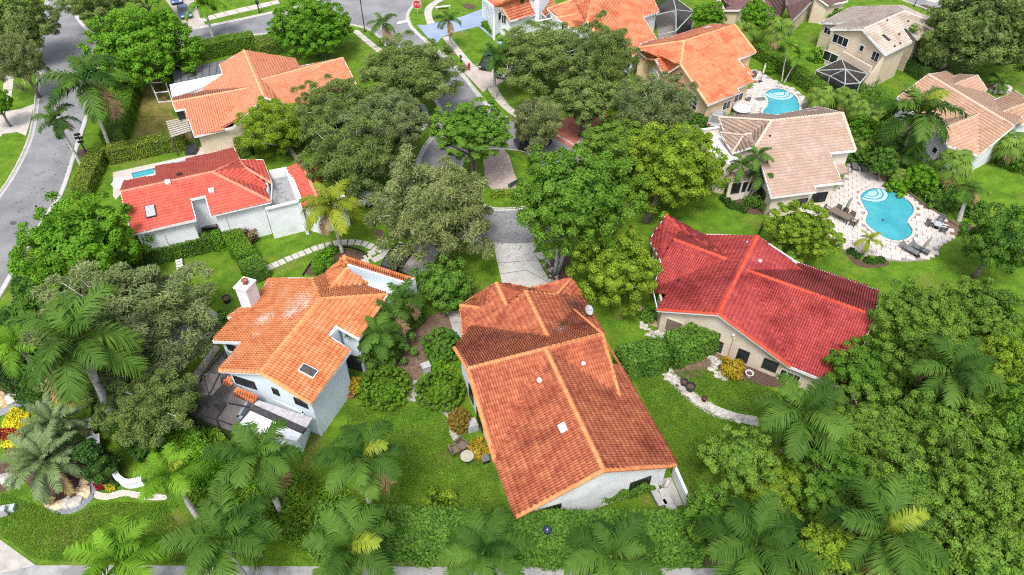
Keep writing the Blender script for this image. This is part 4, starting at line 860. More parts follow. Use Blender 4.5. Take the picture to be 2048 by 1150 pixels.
def hedge(label, pts, w, hgt, m, dens=1.0, group=None, name='hedge', leaf=.13, rough=.055, open_=.0):
    """clipped hedge along a ground line: leaves over the top and sides of a solid core coloured dark to imitate inner shade"""
    p = [P(*q) for q in pts]; t = thing(name, sum(p)/len(p), label, 'hedge', group); mb = MB(); VV = []; QQ = []; TT = []; k = 0
    for i in range(len(p)-1):
        a, b = p[i], p[i+1]; d = unit(b-a); nn = A3(-d[1], d[0], 0); L = np.linalg.norm(b-a); iw = w/2-.1
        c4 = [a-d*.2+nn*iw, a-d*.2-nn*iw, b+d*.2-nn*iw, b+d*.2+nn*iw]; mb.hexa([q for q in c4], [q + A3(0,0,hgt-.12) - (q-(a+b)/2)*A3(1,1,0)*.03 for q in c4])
        per = [(L*w*1.15, 0), (L*hgt, 1), (L*hgt, 2), (w*hgt, 3), (w*hgt, 4)]; tot = sum(x for x,_ in per)
        dn = dens*150*(.13/leaf)**2*min(1.6, max(.35, (pxm((a+b)/2)/22)**2))
        for ar, f in per:
            n = int(ar*dn); u = rng.random(n); v = rng.random(n); wob = rng.normal(size=n)*rough
            lat = np.sin(u*L*1.7+f)*.07 + np.sin(u*L*4.1)*.04
            if f == 0: C = a + np.outer(u*L, d) + np.outer((v-.5)*w, nn); C[:,2] = hgt + wob + lat - .25*np.abs(v-.5)**3; N0 = A3(0,0,1)
            elif f < 3: sgn = 1 if f == 1 else -1; C = a + np.outer(u*L, d) + np.outer(sgn*(w/2 + wob + lat - .12*v**3), nn); C[:,2] = .05 + v*(hgt-.02); N0 = nn*sgn
            else: sgn = -1 if f == 3 else 1; C = (a if f == 3 else b) + np.outer((u-.5)*w, nn) + np.outer(sgn*(.15+wob), d); C[:,2] = .05 + v*(hgt-.02); N0 = d*sgn
            Nn = nrm(N0 + rng.normal(size=(n,3))*.55 + A3(0,0,.25)); ct = .5+.5*np.sin(C[:,0]*2.1+np.sin(C[:,1]*1.7)*2)
            V, Q, tn = leafcards(C, Nn, rdir(n), leaf*1.5, leaf, np.clip(.25*ct+.75*rng.random(n), 0, 1)); VV.append(V); QQ.append(Q+k); TT.append(tn); k += len(V)
    mb.build('stems_or_shade_core', core, t); tag(part('foliage', np.concatenate(VV), [np.concatenate(QQ)], LM[m], t, np.concatenate(TT)), kind='stuff'); return t  # the hedge's inner block has shade put into its colour
def cover(label, pts, hgt, m, n, leaf=.28, wid=.16, name='ground_cover', style='leaf'):
    """uncountable low planting filling a bed"""
    poly = [P(*q) for q in pts]; x = np.array([q[0] for q in poly]); y = np.array([q[1] for q in poly])
    X = rand(x.min(), x.max(), n*4); Y = rand(y.min(), y.max(), n*4); ok = inpoly(X, Y, poly); X, Y = X[ok][:n], Y[ok][:n]; n = len(X)
    hh = hgt*(.62 + .22*np.sin(X*1.3+1)*np.sin(Y*1.1) + .16*np.sin(X*3.1+Y*2.3)); Z = .04 + hh*rng.random(n)**.45
    C = np.stack([X, Y, Z], 1); N_ = nrm(A3(0,0,.9) + rng.normal(size=(n,3))*.6); D = rdir(n)
    if style == 'grass': D = nrm(rng.normal(size=(n,3))*.5 + A3(0,0,1.0)); N_ = rdir(n)
    V, Q, tn = leafcards(C, N_, D, leaf, wid, np.clip(.35*(.5+.5*np.sin(X*2.7+np.sin(Y*2.2)*2))+.65*rng.random(n), 0, 1))
    o = part(name, V, [Q], LM[m], None, tn); tag(o, label, 'plants', None, 'stuff'); return o
# ---- palms
PF = {'royal': mat('frond_royal', (.016,.06,.008), (.125,.235,.035), scale=.6, rough=.6, spec=.12, objrand=.65, transl=.3), 'lime': mat('frond_lime', (.06,.16,.008), (.20,.38,.03), scale=.6, rough=.6, spec=.12, objrand=.5, transl=.25),
      'coco': mat('frond_coco', (.09,.15,.012), (.32,.36,.03), scale=.6, rough=.6, spec=.12, objrand=.6, transl=.25), 'date': mat('frond_date', (.07,.12,.04), (.20,.28,.11), scale=.6, rough=.5, objrand=.4, transl=.15),
      'fan': mat('frond_fan', (.055,.125,.014), (.19,.29,.045), scale=.6, rough=.6, spec=.12, objrand=.6, transl=.2), 'dry': mat('frond_dry', (.20,.13,.06), (.36,.26,.13), scale=2, rough=.9), 'yellow': mat('frond_yellow', (.14,.22,.015), (.27,.32,.03), scale=2, rough=.5, transl=.2)}
shaft = mat('crownshaft', (.07,.13,.02), (.16,.24,.06), rough=.4)
FR = {}
def frond(style, e0, var):
    key = (style, e0, var)
    if key in FR: return FR[key]
    if style == 'fan':
        V, Q, T = [], [], []; a = math.radians(e0); tip = A3(math.cos(a), 0, math.sin(a))*.55; side = A3(0,1,0); fw = unit(A3(math.cos(a-.9),0,math.sin(a-.9)))
        V += [A3(0,-.012,0), A3(0,.012,0), tip+A3(0,.012,0), tip-A3(0,.012,0)]; Q.append((0,1,2,3)); up = np.cross(fw, side)
        for i in range(24):
            th = math.radians(-125+250*i/23); d = fw*math.cos(th)+side*math.sin(th); s_ = np.cross(up, d); L = .42*(.8+.2*math.cos(th))*rand(.85,1.15); k = len(V)
            m_ = tip + d*L*.55 - A3(0,0,.03); e = tip + d*L*.92 - A3(0,0,.22*rand(.6,1.5)); V += [tip, m_ - s_*.024, m_ + s_*.024, e]; T += [(k,k+1,k+2)]; T += [(k+1,k+3,k+2)]
    else:
        drp = {'royal':95,'lime':85,'coco':80,'date':62}[style]*rand(.85,1.15); n = 24; P_ = [A3(0,0,0)]; dirs = []
        for i in range(n): a = math.radians(e0 - drp*(i/n)**1.25); d = A3(math.cos(a), 0, math.sin(a)); dirs.append(d); P_.append(P_[-1]+d/n)
        dirs.append(dirs[-1]); V, Q, T = [], [], []
        for i in range(0, n, 3):
            j = min(i+3, n); r = .016*(1-i/n)+.004; k = len(V); u = A3(0,0,.01)
            V += [P_[i]-A3(0,r,0)+u, P_[i]+A3(0,r,0)+u, P_[j]+A3(0,r*.8,0)+u, P_[j]-A3(0,r*.8,0)+u]; Q.append((k,k+1,k+2,k+3))
        m = {'royal':60,'lime':54,'coco':54,'date':64}[style]; s0 = .12 if style != 'date' else .06
        for i in range(m):
            s = s0 + (1-s0)*(i+.5)/m; x = s*n; i0 = min(int(x), n-1); p = P_[i0]*(1-x+i0)+P_[i0+1]*(x-i0); f = dirs[i0]; up = np.cross(f, A3(0,1,0)); up = up if up[2] > 0 else -up
            ll = {'royal':.30,'lime':.30,'coco':.30,'date':.20}[style]*(math.sin(math.pi*(.13+.80*s))**.7)
            for sg in (-1, 1):
                d = unit(A3(0,sg,0)*rand(.75,1.0) + f*rand(.45,.75) + up*rand(-.35,.45)); w_ = unit(np.cross(d, up))*(.0130 if style != 'date' else .0095); k = len(V); l = ll*rand(.85,1.15)
                q = p + d*l*.5 + A3(0,0,-.012); e = p + d*l*.93 + A3(0,0,-l*rand(.22,.42)); V += [p-w_*.7, p+w_*.7, q+w_, q-w_, e]; Q.append((k,k+1,k+2,k+3)); T.append((k+3,k+2,k+4))
    me = mesh_np('frond', np.array(V), [np.array(Q), np.array(T)]); FR[key] = me; return me
def palm(label, cx, cy, r, z=None, base=None, style='royal', n=17, group=None, name='palm_tree', tm=None, yellow=0, dry=1, tr=.17, lean=.25, reach=1.12):
    if base is not None:
        b = P(*base); z = above(b, cy) if z is None else z; c0 = P(cx, cy, z)
    else:
        c0 = P(cx, cy, z); b = A3(c0[0]+rand(-lean,lean), c0[1]+rand(-lean,lean), 0)
    R = r/pxm(c0)*reach; t = thing(name, b, label, 'palm tree', group); m_ = (b+c0)/2 + A3(rand(-.1,.1), rand(-.1,.1), 0)
    pt = smooth([b, b+(m_-b)*.5, m_, c0-(c0-b)*.04], 4, False); rad = [tr*(1.3-.45*min(1, i/len(pt)*1.3))*(1+.05*(i%2)) for i in range(len(pt))]
    MB().tube(pt, rad, 9).build('trunk', tm or palebark, t, True)
    if style in ('royal','lime','coco') and z > 2: d = unit(c0-m_); MB().tube([c0-d*min(1.1,z*.2), c0-d*.5, c0+d*.15], [tr*.85, tr*.95, tr*.4], 8).build('crownshaft', shaft, t, True)
    els = {'royal':(78,62,48,34,20,4,-12), 'lime':(80,62,45,28,10), 'coco':(75,55,40,22,5,-15), 'date':(80,64,48,34,20,6,-10), 'fan':(80,60,40,22,5,-15)}[style]
    if style == 'date': n = max(n, 34)
    for i in range(n):
        e0 = els[min(len(els)-1, int(len(els)*((i+.3)/n)))]; me = frond(style, e0, int(rng.integers(0,3)))
        o = bpy.data.objects.new('frond', me); col.objects.link(o); o.parent = t; OFF[o] = OFF[t]
        m = PF[style]
        if i < yellow: m = PF['yellow']
        elif i >= n-dry: m = PF['dry']
        if not me.materials: me.materials.append(PF[style])
        o.material_slots[0].link = 'OBJECT'; o.material_slots[0].material = m
        sc_ = R*rand(.88,1.12)*(.8 if e0 > 70 else 1.0)
        o.location = tuple(c0-b); o.rotation_euler = (rand(-.12,.12), rand(-.1,.1), 2.399963*i + rand(-.25,.25)); o.scale = (sc_,)*3
    return t
TR = [ # label, px, py, rx, ry, z, style, leaf, base
 ('huge rounded bright green mango tree between the left street and the orange roofed house', 288,95,108,86,5.5,'broad','lime',None),
 ('round bright green tree standing on the lawn at the top, left of the stop sign', 622,52,86,58,4.6,'broad','lime',None),
 ('dense round bright green tree beside the left road and the white house with red roof', 160,492,120,98,4.8,'clump','lime',None),
 ('dark green low tree under the round bright tree beside the left road', 88,590,62,48,2.6,'clump','mid',None),
 ('wide sprawling olive grey tree between the left garden and the sandy bed', 250,640,168,104,4.6,'fine','olive',None),
 ('dark olive fine leaved tree left of the screened patio', 300,815,92,80,3.8,'fine','oak',None),
 ('airy yellow green weeping tree in front of the salmon roof house', 548,250,78,55,3.6,'fine','limey',(600,325)),
 ('dark oak with black branches left of the central street', 818,142,106,68,6.0,'fine','oak',(838,232)),
 ('olive oak hiding the right end of the salmon roof house', 668,215,85,62,5.5,'fine','oak',None),
 ('broad olive oak right of the white house with the red roof', 700,318,104,84,5.2,'fine','oak',None),
 ('grey olive oak between the two oaks left of the cul-de-sac', 775,245,88,64,6.0,'fine','olive',None),
 ('largest feathery grey green tree in the middle of the picture', 868,420,132,118,6.2,'fine','grey',(905,560)),
 ('dense dark green ficus below the feathery grey green tree', 890,565,64,62,2.6,'clump','mid',None),
 ('open crowned vivid green tree with forked trunk on the traffic island', 942,258,88,58,None,'broad','green',(953,358)),
 ('thin pale flowering tree right of the traffic island', 1072,245,52,56,4.5,'fine','grey',None),
 ('wide olive tree above the parked white car', 1088,112,104,66,5.2,'fine','oak',None),
 ('olive green tree left of the peach house gable', 1205,118,78,76,6.0,'fine','oak',None),
 ('rounded olive tree above the red driveway', 1170,200,72,58,5.0,'clump','oak',None),
 ('tall olive tree covering the corner of the peach house', 1310,228,88,82,5.6,'fine','olive',None),
 ('green tree behind the yellow green tree near the red driveway', 1245,292,88,56,5.0,'clump','grove',None),
 ('yellow green rounded tree left of the tan roof house', 1345,330,112,86,5.6,'clump','limey',(1290,445)),
 ('large vivid green tree with pale multiple trunks beside the concrete driveway', 1150,398,128,112,None,'clump','green',(1112,548)),
 ('dense round green tree beside the left corner of the crimson roof', 1234,538,90,88,4.3,'clump','limey',None),
 ('round lime green tree between the crimson roof and the large pool', 1604,462,73,60,3.4,'broad','limey',None),
 ('large oak overhanging the lawn in the top right corner', 1965,58,118,88,6.5,'clump','oak',(2008,128)),
 ('dark oak beside the right wall of the tall tan house', 1872,98,38,46,4.0,'fine','oak',None),
 ('dark green tree cut by the right edge above the grove', 2005,478,72,92,5.0,'clump','mid',None),
 ('dark oak in the top left corner', 38,45,72,58,6.0,'clump','oak',None),
 ('grey leaved tree overhanging the left road', 34,120,52,56,5.5,'fine','grey',None),
 ('small green tree at the left edge beside the side driveway', -8,205,30,30,3.5,'clump','lime',None),
 ('dark oak at the top edge above the street corner', 185,0,62,30,5.0,'fine','oak',None),
 ('dark tree at the top edge beside the beige driveway', 285,-20,50,28,5.5,'clump','oak',None),
 ('green tree behind the ridge of the peach house', 1418,35,36,32,3.2,'broad','lime',None),
 ('bright green tree in front of the dark plum roof', 1512,32,34,36,4.6,'broad','lime',None),
 ('small green tree among palms right of the tan roof house', 1725,262,34,34,3.0,'broad','lime',None),
 ('bushy green tree between the two tan roofs', 1765,322,32,32,2.6,'broad','mid',None),
 ('young bushy tree below the fan palms at the right house', 1842,355,34,28,1.8,'broad','lime',None),
]
for (lb, px, py, rx, ry, z, st, lm, ba) in TR:
    tree(lb, px, py, rx, ry, z, st, lm, ba, palebark if 'pale' in lb else (darkbark if 'oak' in lb else bark), stems_or_shade_core=4 if 'multiple' in lb else (2 if 'forked' in lb else 1), dens=.42 if 'airy' in lb or 'thin' in lb else .58, nb=12 if 'fine' == st else 7)
GV = [(1838,640,98,80),(1958,628,104,84),(1745,748,98,78),(1862,735,104,84),(1988,735,100,88),(1640,880,100,84),(1768,862,106,88),(1898,852,108,92),(2020,850,92,92),(1478,912,84,74),(1560,965,98,84),(1690,985,108,92),(1825,985,110,96),(1955,975,104,96),
      (1440,1040,82,70),(1545,1075,96,84),(1690,1100,104,84),(1830,1110,104,84),(1960,1100,104,92),(2060,1010,80,100),(1985,1180,110,70),(1600,1180,110,60)]
GL = ['just right of the ridge end of the crimson roof', 'topmost near the right edge, below the dark green tree', 'covering the lower right corner of the crimson roof', 'directly left of the palm half hidden in the grove', 'directly right of the palm half hidden in the grove', 'right below the palm beside the crimson roof', 'midway between the two inner grove palms', 'just below the palm half hidden in the grove', 'at the right edge, lower than the half hidden palm', 'bulging onto the lawn right of the central house', 'second from the lawn, below the palm beside the crimson roof', 'left above the yellow fronded bottom palm', 'right above the yellow fronded bottom palm', 'halfway up the right side, above the bottom right corner', 'lowest at the left, beside the end of the bottom hedge', 'behind the bottom palm left of the yellow fronded one', 'between the two bottom palms of the grove', 'right beside the yellow fronded bottom palm', 'left of the bottom right corner', 'cut by the right edge above the bottom corner', 'cut by the bottom edge at the right corner', 'cut by the bottom edge between the palms']
for i, (px, py, rx, ry) in enumerate(GV):
    tree('yellow green grove tree ' + GL[i], px, py, rx*.92, ry*.92, 4.9+rand(-1.4,1.5), 'clump', ('grove','grove','green','grove','limey','green')[i % 6], group='trees of the dense grove', nb=8)
# ---- shrubs and hedges
for lb, px, py, rx, ry, m in (
    ('rounded dark green shrub left of the central house beside the side path', 884,690,38,38,'mid'), ('bright green ball shrub beside the grey box on the gravel path', 873,728,20,18,'lime'), ('small lime ball shrub below the bright green ball shrub', 897,741,13,12,'limey'),
    ('large clipped oval shrub left of the central house', 882,780,50,34,'hedge'), ('wide clipped shrub right of the pale blue house', 768,775,52,36,'hedge'),
    ('reddish brown low shrub beside the air conditioner', 918,842,20,40,'rusty'), ('loose yellow green shrub at the front left corner of the central house', 958,898,20,18,'croton'),
    ('pink tinged shrub at the white wall of the red roofed house', 497,474,15,18,'pinkish'), ('yellow croton bush with orange leaves at the beige wall', 1465,738,20,22,'croton'),
    ('green shrub under the window of the crimson roof house', 1352,676,20,14,'mid'), ('shrub beside the front path of the crimson roof house', 1300,630,18,10,'mid'),
    ('dark shrub left of the white chimney', 455,640,18,26,'mid'), ('pale yellow shrub on the right wall of the pale blue house', 712,772,16,22,'croton'),
    ('dark bush behind the tall tan house', 1668,32,16,14,'mid'), ('green bush at the left wall of the tall tan house', 1633,112,10,16,'lime'),
    ('clipped bush beside the umbrella of the smaller pool', 1537,138,12,11,'lime'), ('lime shrub behind the bottom hedge left of the royal palms', 870,1030,46,22,'limey'),
    ('lime bush overlapping the right end of the bottom hedge', 1400,1065,34,36,'grove'), ('bush at the foot of the vine covered wall', 1075,1010,22,16,'mid'),
    ('rounded bush below the tan house at the dark parked car', 1398,240,18,14,'mid'), ('dark bush at the lower wall of the tan roof house', 1535,410,16,16,'mid'), ('bush in the bed below the three slender palms', 1508,402,16,14,'mid'),
    ('large dark bush under the palms right of the pale blue house', 770,690,48,58,'mid'), ('dark bush between the palms and the feathery tree', 812,628,34,36,'mid'),
    ('lime shrub in the bed above the orange garage roof', 650,520,14,14,'lime'), ('small shrub at the right house end of the pool fence', 1950,420,22,18,'mid'), ('green bush behind the fence of the large pool', 1880,402,26,20,'mid'),
    ('lush bush left of the leaning palm trunk', 1722,312,24,24,'mid'), ('bush right of the small fan palm by the right house', 1800,372,24,18,'lime'),
    ('green shrub at the foot of the white house right of the fan palm', 2035,318,30,26,'mid'), ('bush in the garden behind the tall tan house', 1838,128,14,12,'dark')):
    shrub(lb, px, py, rx, ry, m)
for i, (px, py, r) in enumerate(((1704,503,8),(1714,512,6),(1735,520,7.5),(1746,523,6.5),(1761,520,8))): shrub('small clipped ball shrub in the bed below the pool palm, %s' % ('leftmost of five','second from the left','middle of five','fourth from the left','rightmost of five')[i], px, py, r, r*.8, 'dark', group='ball shrubs by the pool')
HG = [
 ('tall bright hedge between the left street and the dry lawn', [(262,190),(250,240),(232,292)], 2.6, 2.0, 'hedge'),
 ('olive clipped hedge in front of the dry lawn', [(225,322),(300,306),(372,292)], 2.0, 1.8, 'hedgey'),
 ('low loose hedge along the left street beside the mulch rings', [(205,318),(190,345),(178,372),(168,395)], 1.9, 1.5, 'hedgey'),
 ('long hedge behind the salmon roof house along the street', [(395,118),(450,106),(510,96)], 2.6, 2.3, 'hedge'),
 ('short olive hedge at the back corner of the salmon roof house', [(528,96),(545,112)], 3.0, 1.9, 'hedgey'),
 ('hedge below the right corner of the salmon roof house', [(474,262),(484,282)], 1.5, 1.6, 'hedge'),
 ('clipped box hedge behind the back corner of the red roofed white house', [(486,296),(492,315)], 1.6, 1.6, 'hedgey'),
 ('dark hedge along the white wall of the red roofed house', [(300,525),(350,515),(400,502),(425,496)], 1.3, 1.7, 'mid'),
 ('bright square hedge block at the end of the dark wall hedge', [(432,496),(450,492)], 1.4, 1.7, 'lime'),
 ('bright hedge running from the white wall down to the orange house', [(466,480),(482,505),(500,530)], 1.9, 1.7, 'hedge'),
 ('darker hedge end beside the white chimney', [(505,540),(520,562)], 2.0, 1.6, 'mid'),
 ('glossy green hedge nearer the central roof on the right lawn', [(1240,745),(1285,735),(1322,728)], 2.2, 2.3, 'mid'),
 ('glossy green hedge in front of the beige wall windows', [(1338,722),(1380,705),(1412,692)], 2.3, 2.4, 'mid'),
 ('long hedge between the smaller pool and the tall tan house', [(1512,112),(1560,142),(1600,168),(1640,196)], 1.8, 1.9, 'hedge'),
 ('clipped box hedge beside the right wall of the tall tan house', [(1818,142),(1848,160)], 2.2, 2.0, 'dark'),
 ('long leafy boundary hedge across the bottom', [(640,1078),(760,1085),(900,1090),(1100,1094),(1390,1094)], 2.9, 2.4, 'mid'),
 ('low lime hedge on the traffic island behind the bench', [(985,393),(1036,390)], 1.0, .6, 'limey'),
 ('low border hedge around the bed of the tan roof house', [(1446,398),(1458,412),(1490,424)], .8, .5, 'dark'),
 ('clipped hedge at the right edge below the tan roof', [(2000,325),(2060,345)], 2.4, 1.6, 'mid'),
 ('low curved hedge in the bed above the garage roof', [(640,548),(636,530),(655,512),(670,504)], .9, .7, 'lime'),
 ('dense green hedge at the dry lawn under the mango tree', [(330,150),(385,132)], 2.2, 1.6, 'dark'),
 ('blue driveway planting strip of small green shrubs', [(968,52),(985,66),(1000,82)], 1.0, .8, 'lime')]
for lb, pts, w, hh, m in HG: hedge(lb, pts, w, hh, m, leaf=.16 if 'glossy' in lb or 'long leafy' in lb else .115, rough=.11 if 'long leafy' in lb else .055)
# ---- uncountable planting
cover('dense green undergrowth under the front palms at lower left', [(330,885),(430,860),(520,950),(640,960),(720,1000),(790,1045),(790,1100),(620,1110),(480,1060),(400,1030),(330,990),(300,930)], 1.5, 'hedge', 24000, .22, .14)
cover('bright ground cover left of the stepping pads', [(300,900),(350,860),(420,890),(470,960),(420,1000),(340,960)], 1.9, 'lime', 9000, .2, .13)
cover('dark leafy undergrowth beside the brick wall pillars', [(180,790),(260,800),(330,850),(330,900),(280,930),(225,880),(190,840)], 1.4, 'dark', 8000, .34, .12)
cover('tropical undergrowth between the tan roofed houses', [(1690,180),(1750,170),(1850,300),(1900,380),(1940,430),(1880,425),(1800,380),(1720,310),(1700,260)], 1.8, 'mid', 9000, .3, .18)
cover('leafy plants at the street side of the big palm at left', [(-20,640),(60,610),(110,640),(60,730),(120,790),(60,830),(-20,760)], 1.2, 'dark', 5000, .28, .16)
cover('vines climbing along the foot of the white gable wall', [(1060,1015),(1150,985),(1290,968),(1310,985),(1270,1000),(1170,1020),(1090,1038)], 1.9, 'mid', 9000, .22, .14)
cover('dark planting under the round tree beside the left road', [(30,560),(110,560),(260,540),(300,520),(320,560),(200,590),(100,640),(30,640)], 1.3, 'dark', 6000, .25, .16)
cover('undergrowth of the grove', [(1380,950),(1480,880),(1600,840),(1720,700),(1850,560),(2048,540),(2100,1200),(1420,1150)], 1.6, 'dark', 16000, .4, .28) if False else None
cover('yellow flowers in the round bed at the left edge', [(8,852),(30,815),(60,830),(62,862),(38,880),(50,905),(22,905),(4,895)], .5, 'yellow', 2600, .15, .13, 'flowers')
cover('dark red flowers in the round bed at the left edge', [(0,860),(20,862),(52,866),(46,884),(10,886),(-6,880)], .55, 'red', 1600, .17, .12, 'flowers')
cover('dark red flowers at the lower rim of the round bed', [(14,900),(34,900),(34,918),(20,916)], .45, 'red', 500, .16, .12, 'flowers')
cover('small red flowers beside the white pebble border', [(188,972),(204,964),(212,978),(198,984)], .4, 'red', 420, .14, .1, 'flowers')
cover('small yellow flowers beside the white pebble border', [(210,974),(230,970),(232,982),(216,984)], .4, 'yellow', 420, .14, .11, 'flowers')
cover('yellow blossom bush behind the palms at lower left', [(585,985),(612,980),(620,1000),(600,1010)], .9, 'yellow', 500, .18, .12, 'flowers')
# ---- palms
palm('tall royal palm beside the left street, crown against the road', 172,165,86,None,(222,300),'royal',15,dry=2)
palm('short palm in a mulch ring on the left street verge', 112,240,42,None,(166,336),'royal',12)
palm('weeping green palm in front of the parked blue car', 408,12,42,5.0,None,'lime',13,dry=0)
palm('small dark palm on the verge left of the stop line', 765,48,34,None,(771,92),'royal',11)
palm('palm with two yellow hanging fronds on the blue driveway verge', 898,40,30,None,(902,100),'royal',11,dry=2)
palm('slender palm in front of the tan driveway', 990,112,38,None,(990,197),'royal',12)
palm('tall thin palm in front of the white garage gable', 1052,-14,26,None,(1055,56),'royal',9,tr=.14)
palm('yellow green coconut palm above the stepping stone path', 662,412,64,None,(685,506),'coco',16,yellow=2)
palm('big royal palm with thick grey trunk at the left', 148,682,122,None,(232,845),'royal',16,dry=2,tr=.3)
palm('silvery date palm behind the flower bed', 108,848,62,2.6,None,'date',36,tr=.25,tm=bark)
palm('silvery date palm on the boulder bed', 88,922,74,2.6,None,'date',40,tr=.25,tm=bark)
palm('lime green thin palm leaning over the white pebble border', 338,950,70,None,(400,1042),'lime',11,yellow=1,dry=0)
palm('royal palm in front of the lower flat roof of the blue house', 514,912,90,None,(562,1024),'royal',15,dry=2)
palm('royal palm on the lawn edge left of the central house', 724,918,92,None,(748,1036),'royal',15,yellow=1,dry=2)
palm('royal palm at the bottom left beside the boundary hedge', 445,1076,110,6.5,None,'royal',15)
palm('lime green palm cut by the bottom edge at the left lawn', 232,1120,96,6.0,None,'lime',12,dry=0)
palm('royal palm cut by the bottom edge left of the hedge', 700,1098,104,6.5,None,'royal',16,yellow=1)
palm('royal palm at the bottom edge below the central house', 966,1108,92,6.0,None,'royal',15)
palm('royal palm at the bottom edge right of the blue lamp globe', 1222,1114,100,6.0,None,'royal',14)
palm('royal palm at the bottom edge in front of the grove', 1512,1090,115,7.0,None,'royal',15)
palm('royal palm with a yellow frond rising from the grove at the bottom', 1768,1064,120,8.2,None,'royal',16,yellow=1,dry=2)
palm('royal palm between the crimson roof and the grove', 1606,826,98,7.0,None,'royal',15)
palm('royal palm half hidden inside the grove at the right', 1905,745,84,8.0,None,'royal',15)
palm('upper bushy palm right of the pale blue house', 800,602,52,4.2,None,'royal',14)
palm('middle bushy palm right of the pale blue house', 775,630,50,4.2,None,'royal',14)
palm('lower bushy palm right of the pale blue house', 752,668,56,4.2,None,'royal',15)
palm('left one of three slender palms before the tan house', 1484,332,34,None,(1478,398),'royal',10,tr=.09)
palm('middle one of three slender palms before the tan house', 1516,312,34,None,(1486,398),'royal',10,tr=.09)
palm('right one of three slender palms before the tan house', 1530,350,34,None,(1494,400),'royal',10,tr=.09)
palm('small palm in the bed at the rim of the large pool', 1738,480,28,None,(1730,512),'coco',8,tr=.16,dry=0)
palm('palm with white trunk behind the large pool', 1940,378,32,None,(1917,442),'royal',11,tr=.2)
palm('big palm with yellow leaf base left of the right tan roof', 1838,228,82,7.5,None,'royal',17,yellow=1)
palm('palm with leaning pale trunk beside the pool fence', 1808,300,42,None,(1786,346),'royal',13,tr=.22)
palm('left slender palm at the hedge of the smaller pool', 1578,92,26,None,(1563,164),'lime',9,tr=.08,dry=0)
palm('right slender palm at the hedge of the smaller pool', 1600,112,26,None,(1568,166),'lime',9,tr=.08,dry=0)
palm('small palm in the stone ring on the far right lawn', 2000,162,26,1.8,None,'royal',12,tr=.12)
palm('palm in front of the white garage house planting strip', 1018,78,28,2.6,None,'lime',9,tr=.1,dry=0)
palm('feathery palm behind the flower bed at the far left', 30,690,60,3.4,None,'lime',12,dry=1)
palm('palm tucked behind the big palm trunk at left', 205,745,70,3.4,None,'royal',13)
for lb, x, y, r, z in (('bushy fan palm before the plum roofed house', 1556,62,44,3.0), ('fan palm clump below the black pool cage, left one', 1640,196,36,2.0), ('fan palm clump below the black pool cage, right one', 1690,196,34,2.0),
    ('fan palm behind the tan roof ridge', 1716,215,30,2.0), ('small fan palm between the tan roofs', 1745,230,34,2.4), ('yellowing fan palm at the corner of the white house', 1905,330,50,2.8), ('fan palm at the right end of the tan roof house', 2020,290,42,2.6),
    ('fan palm at the back corner of the tan roof house', 1722,280,32,2.2), ('low fan palm behind the pool fence', 1802,352,24,1.4), ('dark palm clump behind the peach house', 1490,62,34,3.0)):
    palm(lb, x, y, r, z, None, 'fan', 30, name='fan_palm', yellow=0, dry=2, tm=bark, reach=1.05)
shrub('narrow dark cypress leaning over the brick wall pillars', 195,925,26,48,'dark', name='cypress_shrub', squash=2.6)
# ---- grass blades on the nearer lawns, fallen leaves on the turning circle
LM['lawn'] = leafmat('grass_blade', (.05,.12,.010), (.12,.21,.022)); LM['litter'] = leafmat('fallen_leaf', (.05,.03,.015), (.16,.10,.05))
for lb, pts, n in (('short lawn grass at the lower left corner', [(0,985),(70,1010),(140,1032),(200,1005),(330,1005),(360,1060),(380,1128),(210,1128),(70,1120),(0,1070)], 14000),
    ('short lawn grass left of the central house', [(690,815),(760,805),(830,815),(895,840),(905,890),(985,930),(1015,1040),(900,1045),(780,1040),(700,900)], 20000),
    ('short lawn grass right of the central house', [(1270,760),(1320,745),(1400,815),(1510,855),(1470,890),(1390,960),(1400,1000),(1360,960)], 14000),
    ('short lawn grass below the beige wall', [(1340,745),(1430,735),(1560,785),(1540,830),(1450,818),(1380,780)], 8000)):
    cover(lb, pts, .07, 'lawn', n, .13, .05, 'lawn_grass')
cover('fallen leaves on the turning circle and driveway', [(990,425),(1075,420),(1080,480),(1095,560),(1010,570),(985,490)], .03, 'litter', 260, .16, .1, 'fallen_leaves')
cover('fallen leaves along the left road', [(20,400),(110,300),(160,200),(180,230),(120,380),(40,500)], .03, 'litter', 70, .2, .12, 'fallen_leaves')
cover('fallen leaves in the lawn left of the central house', [(850,880),(985,930),(1015,1035),(900,1045)], .05, 'litter', 240, .13, .08, 'fallen_leaves')
